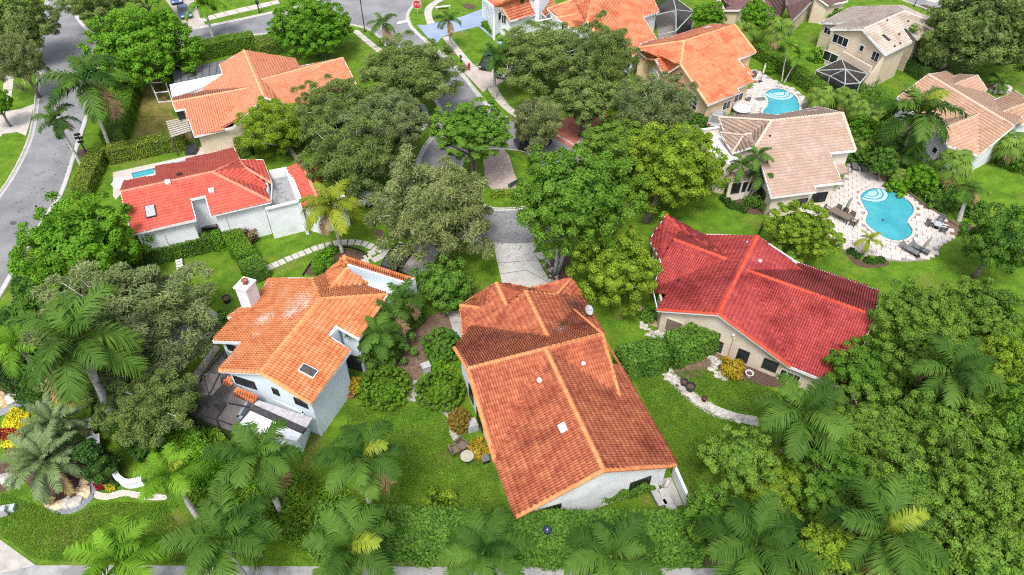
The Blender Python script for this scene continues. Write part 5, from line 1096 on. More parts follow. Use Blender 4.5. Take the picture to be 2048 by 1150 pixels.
# ------------------------------------------------------------------ pools and patios
def zz(pts, ox, oy, k): return [(ox+x/k, oy+y/k) for x, y in pts]
poolm = mat('pool_floor', (.045,.31,.38), (.085,.42,.48), scale=.25, rough=.6, speck=(1.6,.10))
waterm = clear_sheet('pool_water', (.04,.30,.36), .22, .03, .6, .5)
copem = mat('pool_coping', (.42,.37,.34), (.52,.48,.45), scale=2, rough=.8)
pavem = mat('patio_stone', (.42,.38,.355), (.54,.50,.47), scale=1.1, rough=.9, objrand=.35, bump=.25, bscale=25, spec=.2)
groutm = mat('patio_joint', (.20,.175,.16), (.28,.25,.23), scale=5, rough=1)
stepm = mat('pool_step', (.42,.66,.70), (.52,.74,.78), rough=.6)
tilem = mat('pool_tile_band', (.04,.16,.24), (.07,.24,.32), scale=8, rough=.3)
def pool(label, outline, steps=None, n=4):
    c0 = smooth(gp(outline), n) if n else gp(outline); c0 = ccw(c0); t = thing('swimming_pool', sum(c0)/len(c0), label, 'pool')
    MB().prism(c0, .02, .035).build('pool_floor', poolm, t)
    out = offset_poly(c0, -.32); m = len(c0); mb = MB()
    V = [(p[0],p[1],.03) for p in c0] + [(p[0],p[1],.135) for p in c0] + [(p[0],p[1],.14) for p in out] + [(p[0],p[1],.03) for p in out]
    q = [(k*m+i, k*m+(i+1)%m, (k+1)*m+(i+1)%m, (k+1)*m+i) for k in range(3) for i in range(m)]; mb.add(V, q).build('coping', copem, t)
    i2 = offset_poly(c0, .05); V = [(p[0],p[1],.03) for p in i2] + [(p[0],p[1],.12) for p in i2]; mb = MB().add(V, [(i,(i+1)%m,m+(i+1)%m,m+i) for i in range(m)]); mb.build('tile_band', tilem, t)
    if steps:
        (sx, sy), rad, a0, a1 = steps; c = P(sx, sy)
        for j, r in enumerate(rad):
            arc = [A3(c[0]+r*math.cos(a), c[1]+r*math.sin(a), 0) for a in np.linspace(a0, a1, 14)] + ([c] if a1-a0 < 6 else []); MB().prism(ccw(arc), .036, .045+.008*(len(rad)-j)).build('step', stepm, t)
            ri = r-.14; rg = [A3(c[0]+ri*math.cos(a), c[1]+ri*math.sin(a), 0) for a in np.linspace(a0, a1, 14)]
            V = [(p[0],p[1],.05+.008*(len(rad)-j)) for p in arc[:14]] + [(p[0],p[1],.05+.008*(len(rad)-j)) for p in rg]; MB().add(V, [(i,i+1,15+i,14+i) for i in range(13)]).build('step_edge', tilem, t)
    MB().add([(p[0],p[1],.085) for p in i2], (), (), [list(range(m))]).build('water', waterm, t); return t, c0
def paving(name, outline, pool_poly, sx, sy, ang, jit=.05, cap_n=300):
    """stone paving: every stone a piece with its own edges, joints recessed"""
    o = ccw(gp(outline)); e = structure(MB().prism(o, -.05, .018).build(name, groutm)); inn = offset_poly(o, .22); ho = offset_poly(pool_poly, -.33) if pool_poly is not None else None
    c_, s_ = math.cos(ang), math.sin(ang); X = np.array([p[0] for p in o]); Y = np.array([p[1] for p in o]); U = X*c_+Y*s_; W = -X*s_+Y*c_; st = []
    for r, w in enumerate(np.arange(W.min(), W.max(), sy)):
        for u in np.arange(U.min()-(r%2)*sx*.5, U.max(), sx):
            x = u*c_-w*s_; y = u*s_+w*c_
            if inpoly(np.array([x]), np.array([y]), inn)[0] and not (ho is not None and inpoly(np.array([x]), np.array([y]), ho)[0]): st.append((x, y))
    st.sort(key=lambda p: p[1]); rest = MB(); shp = []
    for v in range(5):
        k = .5-.024; pts = [(-k*sx,-k*sy),(0,-k*sy*rand(.93,1.02)),(k*sx,-k*sy),(k*sx*rand(.98,1),k*sy),(0,k*sy*rand(.98,1.02)),(-k*sx*rand(.98,1),k*sy)]; mb = MB()
        mb.prism([(a+rand(-jit,jit)*.4, b+rand(-jit,jit)*.4) for a, b in pts], .0, .085+v*.004); shp.append(mb)
    mes = [m.mesh('paving_stone') for m in shp]
    for i, (x, y) in enumerate(st):
        v = int(rng.integers(0,5))
        if i < cap_n:
            s = link('paving_stone', mes[v], pavem, e); s.location = (x-OFF[e][0], y-OFF[e][1], .02-OFF[e][2]); s.rotation_euler = (0,0,ang)
        else:
            rest.add([(x+p[0]*c_-p[1]*s_, y+p[0]*s_+p[1]*c_, p[2]+.02) for p in shp[v].V], shp[v].Q, (), shp[v].N)
    if rest.n: tag(rest.build('paving_stones', pavem, e), kind='stuff')
    return e
BP = zz([(528,420),(525,385),(560,342),(620,312),(690,304),(800,318),(900,350),(990,402),(1060,472),(1080,530),(1060,582),(1018,630),(1032,684),(1066,735),(1052,792),(1000,832),(920,852),(840,842),(760,810),(680,758),(610,700),(577,650),(588,600),(604,565),(565,500)], 1620, 320, 5.228)
bp, bc = pool('kidney shaped turquoise pool with curved steps on the pale stone patio', BP, ((1738,384), (1.0,1.55,2.1), -2.35, .35))
paving('pool_patio', zz([(250,890),(400,960),(500,975),(740,1015),(810,1052),(1000,1064),(1200,1048),(1330,985),(1370,900),(1480,835),(1522,760),(1485,690),(1400,615),(1200,468),(1000,330),(850,258),(780,215),(700,140),(620,50),(560,-30),(400,-30),(380,130),(300,260),(60,440),(-100,470),(-120,560),(120,760)], 1620, 320, 5.228), bc, .92, .58, -.35)
SPL = zz([(1480,808),(1540,772),(1620,760),(1720,788),(1800,848),(1832,925),(1820,1000),(1740,1060),(1620,1080),(1520,1050),(1462,1000),(1505,940),(1516,880),(1490,838)], 1240, 30, 5.12)
sp_, sc2 = pool('smaller rounded turquoise pool behind the tan roof ridge', SPL, ((1556,186), (1.0,1.6,2.2), -3.0, .2))
paving('pool_patio', zz([(1330,560),(1400,560),(1500,620),(1640,700),(1780,750),(1880,830),(1925,905),(1905,980),(1860,1080),(1700,1130),(1450,1130),(1150,1010),(1190,900),(1300,770),(1400,690),(1345,600)], 1240, 30, 5.12), sc2, 1.0, .65, .3, cap_n=200)
rp, rc = pool('narrow rectangular plunge pool beside the red roofed white house', [(263,348),(311,337),(313,348),(268,358)], None, 0)
sheet('side_patio', [(226,345),(372,313),(376,300),(396,295),(462,286),(468,305),(330,345),(250,378),(232,400),(226,392)], .03, mat('cream_paving',(.40,.35,.32),(.48,.43,.40),rough=.9), 0, -.05)
structure(MB().prism(ccw(gp([(374,296),(394,292),(398,300),(392,310),(372,312)])), .0, .5).build('spa_cover', mat('dark_cover',(.02,.022,.025),(.04,.042,.046),rough=.5)))
MB().tube([P(1764,440,.05), P(1767,441,.05)], .18, 8).build('pool_cleaner', darkm, bp)
# ------------------------------------------------------------------ furniture
wick = mat('brown_wicker', (.10,.075,.055), (.19,.15,.115), scale=20, rough=.8); sling = mat('grey_sling', (.10,.105,.11), (.16,.165,.17), rough=.7); stonet = mat('table_top', (.30,.29,.22), (.38,.37,.29), rough=.5)
wht = mat('white_plastic', (.50,.50,.50), (.60,.60,.60), rough=.5); canv = mat('white_canvas', (.70,.74,.76), (.80,.83,.85), rough=.8); grc = mat('grey_canvas', (.20,.19,.18), (.30,.29,.27), rough=.9); beigec = mat('beige_canvas', (.50,.44,.36), (.62,.56,.48), rough=.9)
grey_c = mat('pale_grey_cushion', (.30,.30,.30), (.40,.40,.40), rough=.9)
class Fr:                                                    # local frame on the ground
    def __init__(s, p, a): s.p, s.c, s.s = p, math.cos(a), math.sin(a)
    def __call__(s, x, y, z): return A3(s.p[0]+x*s.c-y*s.s, s.p[1]+x*s.s+y*s.c, s.p[2]+z)
def fbox(f, x0, x1, y0, y1, z0, z1, z2=None, z3=None):       # z2, z3: heights at the x1 end
    z2 = z0 if z2 is None else z2; z3 = z1 if z3 is None else z3
    return [f(x0,y0,z0), f(x1,y0,z2), f(x1,y1,z2), f(x0,y1,z0)], [f(x0,y0,z1), f(x1,y0,z3), f(x1,y1,z3), f(x0,y1,z1)]
def lounger(label, x, y, a, m=sling, fm=darkm, group=None, z=.1):
    p = P(x, y, z); t = thing('sun_lounger', p, label, 'sun lounger', group); f = Fr(p, a)
    MB().hexa(*fbox(f,-.95,.35,-.33,.33,.30,.36)).build('seat', m, t); MB().hexa(*fbox(f,.36,.98,-.33,.33,.30,.36,.68,.74)).build('backrest', m, t)
    mb = MB()
    for yy in (-.36,.36): mb.bar(f(-.98,yy,.29), f(.36,yy,.29), .05)
    mb.bar(f(.36,-.36,.29), f(.36,.36,.29), .05); mb.build('frame', fm, t)
    for xx in (-.9,.55):
        for yy in (-.34,.34): MB().bar(f(xx,yy,0), f(xx,yy,.29), .05).build('leg', fm, t)
def chair(label, x, y, a, m=wick, fm=darkm, group=None, z=.1, k=1.0):
    p = P(x, y, z); t = thing('patio_chair', p, label, 'chair', group); f0 = Fr(p, a); f = lambda X, Y, Z: f0(X*k, Y*k, Z*k)
    MB().hexa(*fbox(f,-.27,.27,-.27,.27,.38,.45)).build('seat', m, t); MB().hexa(*fbox(f,-.36,-.27,-.27,.27,.45,.95)).build('backrest', m, t)
    for yy in (-.3,.3): MB().bar(f(-.32,yy,.64), f(.25,yy,.62), .06*k).build('armrest', fm, t)
    for xx in (-.25,.25):
        for yy in (-.28,.28): MB().bar(f(xx,yy,0), f(xx,yy,.62 if xx > 0 else .5), .05*k).build('leg', fm, t)
def rtable(label, x, y, r, hgt=.72, m=stonet, z=.1):
    p = P(x, y, z); t = thing('round_table', p, label, 'table'); MB().lathe(p+A3(0,0,hgt-.05), [(r*.97,0),(r,.02),(r*.98,.05)], 20).build('table_top', m, t)
    MB().lathe(p, [(.05,.03),(.04,hgt-.05)], 8).build('column', darkm, t); MB().lathe(p, [(r*.5,0),(r*.48,.04),(.06,.06)], 12).build('foot', darkm, t)
def brolly(label, x, y, hgt, m, lean=(0,0), z=.1):
    p = P(x, y, z); t = thing('folded_umbrella', p, label, 'umbrella'); q = p+A3(lean[0],lean[1],hgt)
    MB().tube([p, q], .03, 6).build('pole', darkm, t); d = q-p
    MB().tube([p+d*.38, p+d*.5, p+d*.75, p+d*.95, p+d*1.02], [.07,.17,.15,.08,.01], 8).build('folded_canopy', m, t, True); MB().lathe(p, [(.3,0),(.3,.06),(.05,.1)], 10).build('base', darkm, t)
lounger('grey sun lounger at the rim of the large pool patio, left of the folded umbrella', 1817,503, 2.25); lounger('grey sun lounger at the rim of the large pool patio, right of the folded umbrella', 1838,501, 2.35)
brolly('folded grey umbrella leaning between the two loungers at the large pool', 1834,512,2.3,grc,(.75,.3))
lounger('grey padded lounger nearer the wall of the tan roof house', 1708,334,1.3); lounger('grey padded lounger nearer the pool fence', 1727,336,1.3); brolly('folded beige umbrella behind the two padded loungers', 1722,320,2.2,beigec)
t = thing('dining_table', P(1678,438,.1), 'long dark dining table on the patio under the lime tree', 'table'); f = Fr(P(1678,438,.1), -.85)
MB().hexa(*fbox(f,-1.15,1.15,-.5,.5,.68,.74)).build('table_top', wick, t)
for xx in (-1.0,1.0):
    for yy in (-.4,.4): MB().bar(f(xx,yy,0), f(xx,yy,.68), .07).build('leg', darkm, t)
for i, (u, v, a) in enumerate(((-.8,.8,-.85-1.57),(0,.8,-.85-1.57),(.8,.8,-.85-1.57),(-1.55,0,-.85),(1.55,0,-.85+3.14))):
    q = f(u, v, 0); p0 = A3(q[0], q[1], .1); ww_ = ['first of three chairs on the pool side of the dining table','middle chair on the pool side of the dining table','last of three chairs on the pool side of the dining table','chair at the head of the dining table nearer the house','chair at the foot of the dining table nearer the lawn'][i]
    d_ = p0-A3(0,0,CH); fwd = d_[1]*CP-d_[2]*SP; up = d_[1]*SP+d_[2]*CP; chair('dark wicker ' + ww_, 1024+F*d_[0]/fwd, 575-F*up/fwd, a, group='dining chairs')
brolly('folded brown umbrella standing in the dining table', 1684,432,2.5,grc,(.35,.1))
rtable('glass topped round table at the right end of the pool patio', 1872,456,.5,.6,greym)
for lb, x, y, a in (('dark armchair left of the round pool table', 1857,452,.1), ('dark armchair behind the round pool table', 1878,446,-2.2), ('dark armchair right of the round pool table', 1884,464,2.6)): chair(lb, x, y, a, sling, group='armchairs at the round table')
chair('left wicker chair on the lawn beside the central house', 910,908,.5,wick,wick,z=0,k=1.25); chair('right wicker chair on the lawn beside the central house', 925,899,-.7,wick,wick,z=0,k=1.25)
rtable('round beige garden table on the lawn beside the central house', 935,922,.52,.72,stonet,0)
t = thing('side_stool', P(971,922), 'small dark cube stool beside the central house wall', 'stool'); MB().box(P(971,922),.55,.55,.42,.35).build('body', darkm, t); MB().box(P(971,922)+A3(0,0,.42),.6,.6,.05,.35).build('top', sling, t)
lounger('left white lounge chair at the front right corner of the central house', 1313,992,1.9,grey_c,sling,z=.02); lounger('right white lounge chair at the front right corner of the central house', 1336,1010,1.9,grey_c,sling,z=.02)
brolly('folded white umbrella beside the white lounge chairs', 1326,985,1.5,wht,(.2,.1),.02)
chair('dark chair beside the smaller pool', 1493,205,2.0,sling); brolly('folded cream umbrella at the corner of the peach house', 1521,163,2.7,beigec,(.1,.05))
chair('dark chair under the cream umbrella', 1508,152,1.0,sling)
t = thing('spa_tub', P(1484,216,.1), 'round white hot tub beside the smaller pool', 'hot tub'); MB().lathe(P(1484,217,.1), [(1.25,0),(1.3,.55),(1.22,.62)], 22).build('tub', copem, t); MB().lathe(P(1484,217,.73), [(1.2,0),(1.18,.06)], 22).build('lid', wht, t)
t = thing('doormat', P(1521,197,.1), 'dark square mat on the smaller pool patio', 'mat'); MB().box(P(1521,198,.11),1.3,.9,.02,.25).build('mat', sling, t)
def hand_rail(label, x, y, a):
    p = P(x, y, .12); t = thing('pool_handrail', p, label, 'handrail'); f = Fr(p, a)
    for yy in (-.25,.25): MB().tube([f(-.3,yy,0), f(-.28,yy,.6), f(0,yy,.8), f(.3,yy,.55), f(.35,yy,-.05)], .03, 6).build('rail', greym, t)
hand_rail('chrome handrail at the steps of the smaller pool', 1553,176,-1.5)
# open white umbrella by the plunge pool
p = P(243,361,2.3)*A3(1,1,0); t = thing('open_umbrella', p, 'open white square umbrella at the left end of the red roofed house', 'umbrella'); MB().tube([p, p+A3(0,0,2.6)], .035, 6).build('pole', greym, t)
V = [p+A3(0,0,2.7)] + [p+A3(1.15*math.cos(i*math.pi/4+.3), 1.15*math.sin(i*math.pi/4+.3), 2.15 if i%2 else 2.05) for i in range(8)]; MB().add(V, (), [(0,1+i,1+(i+1)%8) for i in range(8)]).build('canopy', canv, t)
for i in range(8): MB().bar(p+A3(0,0,2.62), V[1+i]-A3(0,0,.03), .03).build('rib', greym, t)
MB().lathe(p, [(.35,0),(.35,.08),(.05,.12)], 10).build('base', darkm, t)
# patio umbrella inside the screened patio of the blue house
p = P(423,800,.05); t = thing('patio_umbrella', p, 'open mauve umbrella inside the screened patio', 'umbrella'); MB().tube([p, p+A3(0,0,2.2)], .03, 6).build('pole', darkm, t); mv = mat('mauve_canvas',(.32,.27,.26),(.40,.35,.34),rough=.9)
V = [p+A3(0,0,2.35)] + [p+A3(1.35*math.cos(i*math.pi/4), 1.35*math.sin(i*math.pi/4), 1.9) for i in range(8)]; MB().add(V, (), [(0,1+i,1+(i+1)%8) for i in range(8)]).build('canopy', mv, t)
chair('dark chair inside the screened patio right of the umbrella', 442,815,2.5,sling,z=.05); chair('dark chair inside the screened patio left of the umbrella', 410,812,.5,sling,z=.05)
# ------------------------------------------------------------------ cars
def car(label, x, y, a, paintm, suv=False, z=.05):
    p = P(x, y, z); t = thing('parked_car', p, label, 'car'); f = Fr(p, a); W = .91; hb = .95 if suv else .82; hr = 1.72 if suv else 1.43
    prof = [(-2.25,.42),(-2.3,.62),(-2.2,hb-.06),(-1.5,hb+.02),(.95,hb+.04),(1.9,hb-.08),(2.25,hb-.26),(2.3,.5),(2.2,.34),(-2.2,.34)]; n = len(prof); ys = (-W,-W*.9,W*.9,W); sh = (.93,1,1,.93)
    V = [f(px_*(1 if 0<j<3 else .985), yy, .34+(pz-.34)*sh[j]) for j, yy in enumerate(ys) for px_, pz in prof]
    q = [(j*n+i, j*n+(i+1)%n, (j+1)*n+(i+1)%n, (j+1)*n+i) for j in range(3) for i in range(n)]; MB().add(V, q, (), [list(range(n))[::-1], list(range(3*n,4*n))]).build('body', paintm, t)
    x0, x1, x2, x3 = (-2.0,-1.75,.35,1.05) if suv else (-1.75,-1.05,.25,1.05); b = hb+.02; wb, wt = W*.88, W*.72
    MB().hexa([f(x0,-wb,b),f(x3,-wb,b),f(x3,wb,b),f(x0,wb,b)], [f(x1,-wt,hr),f(x2,-wt,hr),f(x2,wt,hr),f(x1,wt,hr)]).build('cabin', glass, t)
    MB().hexa([f(x1-.02,-wt-.02,hr-.01),f(x2+.02,-wt-.02,hr-.01),f(x2+.02,wt+.02,hr-.01),f(x1-.02,wt+.02,hr-.01)], [f(x1+.08,-wt+.08,hr+.06),f(x2-.08,-wt+.08,hr+.06),f(x2-.08,wt-.08,hr+.06),f(x1+.08,wt-.08,hr+.06)]).build('roof', paintm, t)
    for s in (-1,1):
        for (xa, xb) in ((x0,x1),(x3,x2)): MB().bar(f(xa,s*wb,b), f(xb,s*wt,hr), .09).build('pillar', paintm, t)
        MB().bar(f(-.35,s*wb,b), f(-.35,s*wt,hr), .08).build('pillar', paintm, t)
        MB().hexa(*fbox(f,2.12,2.3,s*.62-.2,s*.62+.2,.55,.7)).build('headlight', trim, t); MB().hexa(*fbox(f,-2.31,-2.15,s*.65-.18,s*.65+.18,.6,.76)).build('tail_light', mat('tail_light',(.35,.01,.01),(.45,.02,.02),rough=.3), t)
        for xx in (-1.4,1.42):
            c = f(xx, s*(W-.1), .33); d = f(xx, s*(W+.03), .33)
            w = MB().tube([c, d], .33, 14).build('wheel', mat('tyre',(.012,.012,.012),(.02,.02,.02),rough=.9), t); MB().tube([c+(d-c)*.9, d+(d-c)*.06], .2, 10).build('rim', greym, w)
bluep = mat('blue_car_paint', (.035,.09,.20), (.05,.12,.25), rough=.25, spec=.6); whp = mat('white_car_paint', (.65,.66,.67), (.72,.73,.74), rough=.25, spec=.6); blp = mat('dark_car_paint', (.018,.02,.024), (.03,.033,.038), rough=.25, spec=.6); gyp = mat('silver_car_paint',(.25,.27,.29),(.32,.34,.36),rough=.25,spec=.6)
car('blue saloon car nearest the street on the beige driveway', 371,30,-1.08,bluep); car('blue car behind the first on the beige driveway', 352,2,-1.08,bluep)
car('dark car on the tan driveway behind the slender palm', 978,130,-1.9,blp,True); car('white car on the tan driveway under the olive tree', 1008,146,-1.9,whp)
car('white car half hidden under the oak beside the coconut palm', 712,408,.2,whp,True); car('dark car parked beside the garage roof of the blue house', 795,524,1.25,blp)
car('dark car with pale windscreen beside the traffic island', 1066,290,.35,blp,True); car('dark pickup on the street at the top right', 1888,44,-.45,blp,True); car('grey car in the gap between the peach and tan houses', 1432,244,1.2,gyp)
# ------------------------------------------------------------------ street furniture
def post(name, label, cat, base, top, r=.06, m=darkm):
    p = P(*base); h_ = above(p, top); t = thing(name, p, label, cat); MB().tube([p, p+A3(0,0,h_)], [r*1.3, r], 8).build('post', m, t); MB().lathe(p, [(r*2.6,0),(r*2.2,.25),(r*1.2,.32)], 8).build('base', m, t); return t, p, h_
t, p, h_ = post('street_sign', 'black ornate sign post in a mulch ring on the left verge', 'sign post', (173,307), 268, .07)
for z_, w_ in ((.55,.7),(.75,.9),(.92,.7)): MB().box(p+A3(0,0,h_*z_), w_, .08, .3, .3).build('sign_board', darkm, t)
t, p, h_ = post('street_lamp', 'tall dark street lamp pole on the verge at the top centre', 'street lamp', (730,64), -14, .07)
MB().tube([p+A3(0,0,h_), p+A3(0,.3,h_+.2), p+A3(0,.9,h_+.2)], .05, 6).build('arm', darkm, t); MB().box(p+A3(0,1.2,h_+.1), .3,.7,.15).build('lamp_head', darkm, t)
t, p, h_ = post('street_lamp', 'dark street lamp pole beside the road at the top right', 'street lamp', (1828,13), -14, .06); MB().lathe(p+A3(0,0,h_), [(.12,0),(.25,.3),(.05,.5)], 8).build('lamp_head', darkm, t)
t, p, h_ = post('garden_lamp', 'black lamp post with dark blue globe over the bottom hedge', 'lamp', (1092,1096), 1064, .06)
MB().lathe(p+A3(0,0,h_-.02), [(.05,0),(.22,.06),(.31,.2),(.32,.34),(.25,.5),(.12,.6),(.02,.62)], 14).build('globe', mat('blue_globe',(.02,.025,.06),(.04,.05,.10),rough=.15,spec=.6), t, True)
t, p, h_ = post('mailbox', 'black mailbox post beside the street at the top', 'mailbox', (519,25), 6, .09); MB().box(p+A3(0,0,h_-.1), .5, .9, .55, .3).build('box', darkm, t)
t, p, h_ = post('mailbox', 'black mailbox post beside the hydrant', 'mailbox', (922,124), 115, .06); MB().box(p+A3(0,0,h_), .25, .5, .28, .3).build('box', darkm, t)
# stop sign
t, p, h_ = post('stop_sign', 'red octagonal stop sign at the corner of the central street', 'stop sign', (836,30), 14, .035, greym)
c = p+A3(0,-.05,h_+.45); red_ = mat('sign_red', (.42,.02,.02), (.5,.03,.03), rough=.4)
def octa(r, y0, y1): return [A3(c[0]+r*math.cos(math.pi/8+i*math.pi/4), y, c[2]+r*math.sin(math.pi/8+i*math.pi/4)) for y in (y0, y1) for i in range(8)]
for nm, r, y0, y1, m in (('sign_border', .78, c[1], c[1]-.03, wht), ('sign_face', .70, c[1]-.031, c[1]-.04, red_)):
    MB().add(octa(r, y0, y1), [(i,(i+1)%8,8+(i+1)%8,8+i) for i in range(8)], (), [list(range(8))[::-1], list(range(8,16))]).build(nm, m, t)
cu = bpy.data.curves.new('letters', 'FONT'); cu.body = 'STOP'; cu.size = .62; cu.align_x = 'CENTER'; cu.align_y = 'CENTER'; cu.extrude = .006
ob = bpy.data.objects.new('letters', cu); col.objects.link(ob); dg = bpy.context.evaluated_depsgraph_get(); me = bpy.data.meshes.new_from_object(ob.evaluated_get(dg)); bpy.data.objects.remove(ob)
o = bpy.data.objects.new('letters', me); col.objects.link(o); me.materials.append(wht); o.parent = t; OFF[o] = OFF[t]; o.location = tuple(c-A3(0,.05,0)-p); o.rotation_euler = (math.pi/2,0,0)
# hydrant, bench, low white bench
p = P(938,137); t = thing('fire_hydrant', p, 'red fire hydrant beside the pavement', 'hydrant'); rd = mat('hydrant_red',(.33,.015,.015),(.42,.03,.03),rough=.4)
MB().lathe(p, [(.22,0),(.22,.06),(.15,.08),(.15,.6),(.2,.62),(.2,.68),(.13,.82),(.05,.9)], 10).build('barrel', rd, t); MB().tube([p+A3(-.25,0,.48), p+A3(.25,0,.48)], .08, 8).build('nozzle', rd, t)
p = P(1028,372,.125); t = thing('park_bench', p, 'dark green bench on the traffic island paving', 'bench'); f = Fr(p, .75); gb = mat('bench_green',(.03,.06,.05),(.05,.09,.075),rough=.5)
for i in range(4): MB().hexa(*fbox(f,-.8,.8,-.22+i*.12,-.13+i*.12,.42,.46)).build('slat', gb, t)
for i in range(3): MB().hexa(*fbox(f,-.8,.8,-.28,-.25,.55+i*.14,.65+i*.14)).build('back_slat', gb, t)
for xx in (-.7,.7): MB().bar(f(xx,-.22,0), f(xx,-.27,.9), .06).build('leg', darkm, t); MB().bar(f(xx,.2,0), f(xx,.2,.44), .06).build('leg', darkm, t)
p = P(886,18); t = thing('garden_bench', p, 'low white bench on the lawn above the blue driveway', 'bench'); f = Fr(p, .3); MB().hexa(*fbox(f,-1.3,1.3,-.25,.25,.4,.48)).build('seat', wht, t)
for xx in (-1.1,1.1): MB().hexa(*fbox(f,xx-.1,xx+.1,-.2,.2,0,.4)).build('leg', wht, t)
structure(MB().prism([P(26.5+7*math.cos(i*.42), 446+4*math.sin(i*.42)) for i in range(15)], .0, .016).build('manhole_cover', mat('cast_iron',(.05,.05,.055),(.09,.09,.095),rough=.7)))
# ------------------------------------------------------------------ yard things
p = P(944,856); t = thing('air_conditioner', p, 'round topped grey air conditioner beside the central house', 'air conditioner'); f = Fr(p, .35)
MB().hexa(*fbox(f,-.42,.42,-.42,.42,0,.75)).build('casing', greym, t); MB().lathe(p+A3(0,0,.75), [(.4,0),(.4,.08),(.34,.1)], 16).build('fan_ring', greym, t); MB().lathe(p+A3(0,0,.80), [(.33,0),(.33,.03)], 16).build('fan_grille', darkm, t)
p = P(853,742); t = thing('utility_box', p, 'grey utility box beside the gravel path', 'box'); MB().box(p,.7,.6,.75,.4).build('casing', greym, t); MB().box(p+A3(0,0,.75),.76,.66,.06,.4).build('lid', greym, t)
p = P(425,470); t = thing('air_conditioner', p, 'black air conditioner in the wall notch of the white house', 'air conditioner'); MB().box(p,1.5,.6,1.2,.22).build('casing', darkm, t); MB().box(p+A3(0,0,1.2),1.4,.5,.04,.22).build('top_grille', sling, t)
def pot(label, x, y, r, h_, m, plant=None):
    p = P(x, y); t = thing('plant_pot', p, label, 'pot'); MB().lathe(p, [(r*.7,0),(r,h_),(r*1.12,h_),(r*1.12,h_*1.08),(r*.9,h_*1.08),(r*.88,h_*.9)], 12).build('pot', m, t)
    MB().lathe(p+A3(0,0,h_*.88), [(r*.87,0),(r*.5,.03)], 10).build('soil', mulch, t)
terr = mat('terracotta_pot',(.33,.12,.06),(.42,.18,.10),rough=.9)
pot('terracotta pot at the corner of the pale blue house', 704,795,.3,.45,terr); pot('black pot in the stone border, upper one', 1367,771,.32,.5,darkm); pot('largest black pot in the stone border', 1379,781,.4,.6,darkm)
pot('dark red pot lower down the stone border', 1407,803,.22,.45,mat('oxblood_pot',(.05,.012,.012),(.08,.02,.02))); pot('white pot at the beige wall', 1497,752,.33,.4,wht); pot('small grey pot left in the stone border', 1353,774,.2,.2,greym); pot('black tub on the lawn left of the white chimney', 455,604,.4,.55,darkm)
p = P(361,534); t = thing('slatted_bench', p, 'small white bench in the lawn before the dark wall hedge', 'bench'); f = Fr(p, 2.0)
for i in range(4): MB().hexa(*fbox(f,-.9+i*.45,-.6+i*.45,-.3,.3,.35,.42)).build('slat', wht, t)
for yy in (-.28,.28): MB().bar(f(-.95,yy,.05), f(.85,yy,.35), .08).build('rail', wht, t)
p = P(415,672); t = thing('wooden_post', p, 'pale T shaped wooden post in the white gravel bed', 'post'); tw = mat('weathered_wood',(.36,.33,.28),(.50,.47,.42)); MB().bar(p, p+A3(0,0,1.9), .14).build('post', tw, t); MB().bar(p+A3(-.9,-.5,1.95), p+A3(.9,.5,1.95), .14).build('crossbar', tw, t)
# stepping stones and pads
def stone_path(name, pts, sx, sy, angs, m=None):
    e = bpy.data.objects.new(name, None); col.objects.link(e); OFF[e] = A3(0,0,0); structure(e)
    for (x, y), a in zip(pts, angs):
        p = P(x, y); c_, s_ = math.cos(a), math.sin(a); MB().prism([(p[0]+u*c_-v*s_, p[1]+u*s_+v*c_) for u, v in ((-sx/2,-sy/2),(sx/2,-sy/2),(sx/2,sy/2),(-sx/2,sy/2))], -.05, .05+rand(0,.015)).build('stepping_stone', m or pavem2, e)
pavem2 = mat('pale_slab', (.36,.35,.32), (.48,.47,.44), scale=2, rough=.9, objrand=.3, bump=.2)
ss = zz([(80,493),(133,470),(188,447),(247,420),(303,397),(357,377),(413,355),(470,332),(527,315),(587,300),(655,285),(720,278),(782,277),(841,280),(897,291),(945,310),(997,326),(1040,345),(1085,365)], 520, 420, 4.282)
gs = gp(ss); an = [math.atan2(*(gs[min(i+1,18)]-gs[max(i-1,0)])[[1,0]]) for i in range(19)]
stone_path('stepping_stone_path', ss, .6, .85, an); stone_path('stepping_stone_path', zz([(957,368),(922,406),(992,424),(1042,398),(900,442)],520,420,4.282), .7, .8, [.5,.6,.7,.6,.4])
stone_path('stepping_stone_path', [(409.6+15.5*i-9*j, 871+5*i+13*j) for j in range(4) for i in range(3)], .62, .62, [-.42]*12)
# rocks
def rock_mesh(v):
    mb = MB(); k = 7; r = np.random.default_rng(50+v); pr = [(.55,0),(1,.25),(.9,.6),(.45,.85),(.1,.9)]
    V = [(q*math.cos(2*math.pi*j/k)*r.uniform(.75,1.2), q*math.sin(2*math.pi*j/k)*r.uniform(.75,1.2), z*r.uniform(.8,1.15)) for q, z in pr for j in range(k)]
    mb.add(V, [(i*k+j, i*k+(j+1)%k, (i+1)*k+(j+1)%k, (i+1)*k+j) for i in range(len(pr)-1) for j in range(k)], (), [list(range(4*k,5*k))]); return mb.mesh('rock')
RM = [rock_mesh(v) for v in range(6)]
def rocks(e, spots, m):
    for x, y, s in spots:
        p = P(x, y); o = bpy.data.objects.new('rock', RM[int(rng.integers(0,6))]); col.objects.link(o); o.parent = e; OFF[o] = OFF[e]
        if not o.data.materials: o.data.materials.append(rock)
        o.material_slots[0].link = 'OBJECT'; o.material_slots[0].material = m
        o.location = tuple(p-OFF[e]-A3(0,0,.03)); o.rotation_euler = (0,0,rand(0,6.28)); o.scale = (s*rand(.8,1.2), s*rand(.7,1.1), s*rand(.55,.8))
